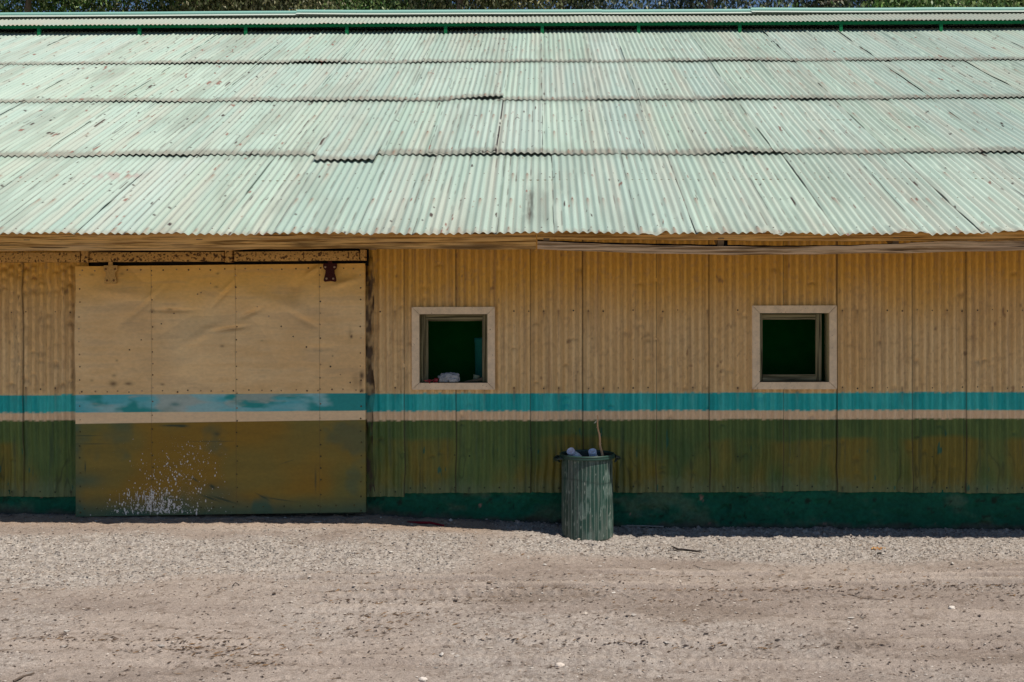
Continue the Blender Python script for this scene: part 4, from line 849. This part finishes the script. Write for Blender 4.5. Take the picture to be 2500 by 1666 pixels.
for (px, py, r, cc, lb) in ((1366, 1624, .028, (.66, .58, .50), 'larger white stone on the dirt at bottom centre'), (1033, 1662, .024, (.70, .63, .56), 'white stone cut by the bottom edge of the photo'), (2323, 1494, .022, (.68, .62, .55), 'flat white stone on the dirt at right'), (2147, 1353, .020, (.05, .045, .04), 'black stone just below the orange leaf clump'), (1791, 1309, .020, (.72, .68, .62), 'bright stone at the shadow edge right of the trash can'), (1899, 1570, .018, (.06, .05, .045), 'dark stone on the dirt at lower right'), (1194, 1431, .016, (.20, .15, .11), 'small brown stone on the tyre track')):
    b = MB(); lump(b, (0, 0, r * .3), r, r * .7, r * .55, cc, px, .3, 3); p = gp(px, py); tag(b.build('stone', M_generic, None, p), lb, 'stone', 'stones on the yard')

# ------------------------------------------------------------------ eucalyptus trees behind
def mk_leaf():
    n = NT('leaf'); f = n.noise(n.mp((1, 1, 1)), 1.2, 3); c = n.mix(1.0, n.attr(), n.ramp(f, [(.3, .7), (.7, 1.3)]), 'MULTIPLY')
    n.b.inputs['Transmission Weight'].default_value = 0.0
    return n.fin(c, .5, .4)
M_leaf = mk_leaf(); M_bark = mat_attr('bark', 12, .3, .9, .15, .6, .02, (1, 1, .3))
def tree_mesh(seed, Ht, spread, hue, dens):
    g = np.random.RandomState(seed); tb = MB(); cols = {'g': [(.05, .12, .025), (.10, .19, .04), (.20, .26, .09)], 'o': [(.11, .12, .045), (.24, .22, .11), (.07, .085, .03)], 'd': [(.04, .065, .03), (.07, .09, .045), (.20, .21, .14)]}[hue]
    tips = []
    bc = (.20, .15, .11)
    tr_pts = [(0.25 * math.sin(i * .8 + seed), .2 * math.cos(i * .7 + seed), Ht * .82 * i / 9) for i in range(10)]
    tb.tube([(a - tr_pts[0][0], b_ - tr_pts[0][1], c__ - .3) for a, b_, c__ in tr_pts], [.20 * (1 - .085 * i) for i in range(10)], bc, 10, wob=.08)
    for k in range(34):
        i = g.randint(3, 10); base = Vector(tr_pts[min(i, 9)]) - Vector((tr_pts[0][0], tr_pts[0][1], .3)); an = g.rand() * 6.28; L_ = spread * g.uniform(.5, 1.0) * (1 - .35 * (i > 8)); up = g.uniform(.1, .8)
        d = Vector((math.cos(an), math.sin(an), up)).normalized(); pts = [base + d * L_ * t + Vector((g.normal(0, .1), g.normal(0, .1), -.25 * t * t * L_ + g.normal(0, .05))) for t in np.linspace(0, 1, 6)]
        tb.tube(pts, [.055 * (1 - .17 * j) for j in range(6)], bc, 6, wob=.1, cap=False)
        tips += pts[2:]
        for q in range(3):
            p0 = pts[g.randint(2, 6)]; d2 = Vector((g.normal(), g.normal(), g.normal() * .6)).normalized(); p1 = p0 + d2 * g.uniform(.4, 1.1); tb.tube([p0, (p0 + p1) / 2 + Vector((0, 0, .05)), p1], [.014, .01, .005], bc, 4, cap=False); tips += [p1, (p0 + p1) / 2]
    T = np.array([t[:] for t in tips]); lob = g.rand(len(T)) < dens; T = T[lob]
    n = int(105000 * dens); ti = g.randint(0, len(T), n); r = g.normal(0, 1, (n, 3)) * np.array([.42, .42, .36]) ; Pc = T[ti] + r
    Pc[:, 2] -= g.rand(n) ** 2 * .5
    L_ = g.uniform(.09, .17, n); W_ = L_ * g.uniform(.14, .26, n)
    d = np.stack([g.normal(0, .55, n), g.normal(0, .55, n), -np.abs(g.normal(.9, .4, n))], -1); d /= np.linalg.norm(d, axis=1)[:, None]
    s1 = np.cross(d, g.normal(0, 1, (n, 3))); s1 /= np.linalg.norm(s1, axis=1)[:, None]
    V_ = np.stack([Pc, Pc + d * (L_ * .45)[:, None] + s1 * W_[:, None], Pc + d * L_[:, None], Pc + d * (L_ * .45)[:, None] - s1 * W_[:, None]], 1).reshape(-1, 3)
    cb = MB(); cc = np.array(cols)[(ti + g.randint(0, 2, n)) % 3] * g.uniform(.7, 1.4, (n, 1)); cb.add(V_, np.arange(4 * n).reshape(-1, 4), np.repeat(cc, 4, 0))
    return tb, cb
protos = []
specs = [('g', 15.5, 3.2, .9), ('o', 16.5, 3.0, .8), ('d', 17, 2.3, .48), ('g', 16, 3.1, .8)]
TREES = [(-13.6, 20, 0, 'bright green drooping tree at the far left behind the ridge'), (-10.2, 22.5, 0, 'green drooping tree second from the left behind the ridge'), (-7.4, 20.5, 1, 'olive brown tangled tree third from the left behind the ridge'), (-4.6, 22.5, 3, 'green tree fourth from the left behind the ridge'),
         (-2.0, 20.5, 1, 'olive tree left of the centre sky gap'), (0.35, 21.5, 2, 'thin eucalyptus with bare trunk at the centre of the ridge'), (4.6, 21.0, 2, 'dark eucalyptus just right of the open blue sky'), (7.4, 23, 2, 'dark loose eucalyptus third from the right'), (10.2, 20.5, 3, 'green tree second from the right behind the ridge'), (13.4, 22, 0, 'green bushy tree at the far right behind the ridge'), (-11.8, 26, 1, 'olive tree farther back at the far left'), (-5.9, 27, 0, 'green tree farther back left of centre'), (12.0, 27, 1, 'olive tree farther back at the far right')]
for (x, y, sp__, lb) in TREES:
    root = empty('eucalyptus_tree', (x, y, -.05)); root.rotation_euler.z = (x * 1.7) % 6.28; sc = 1 + .05 * math.sin(x * 3); root.scale = (sc, sc, sc)
    tag(root, lb, 'tree', 'trees behind the shed')
    while len(protos) <= sp__:
        h_, Ht, sr, dn = specs[len(protos)]; tb, cb = tree_mesh(40 + len(protos), Ht, sr, h_, dn); protos.append([tb, cb, None, None])
    pr = protos[sp__]
    if pr[2] is None: pr[2] = pr[0].build('trunk', M_bark, root); pr[3] = pr[1].build('crown', M_leaf, root)
    else:
        for o_ in pr[2:4]: c_ = o_.copy(); C.objects.link(c_); c_.parent = root
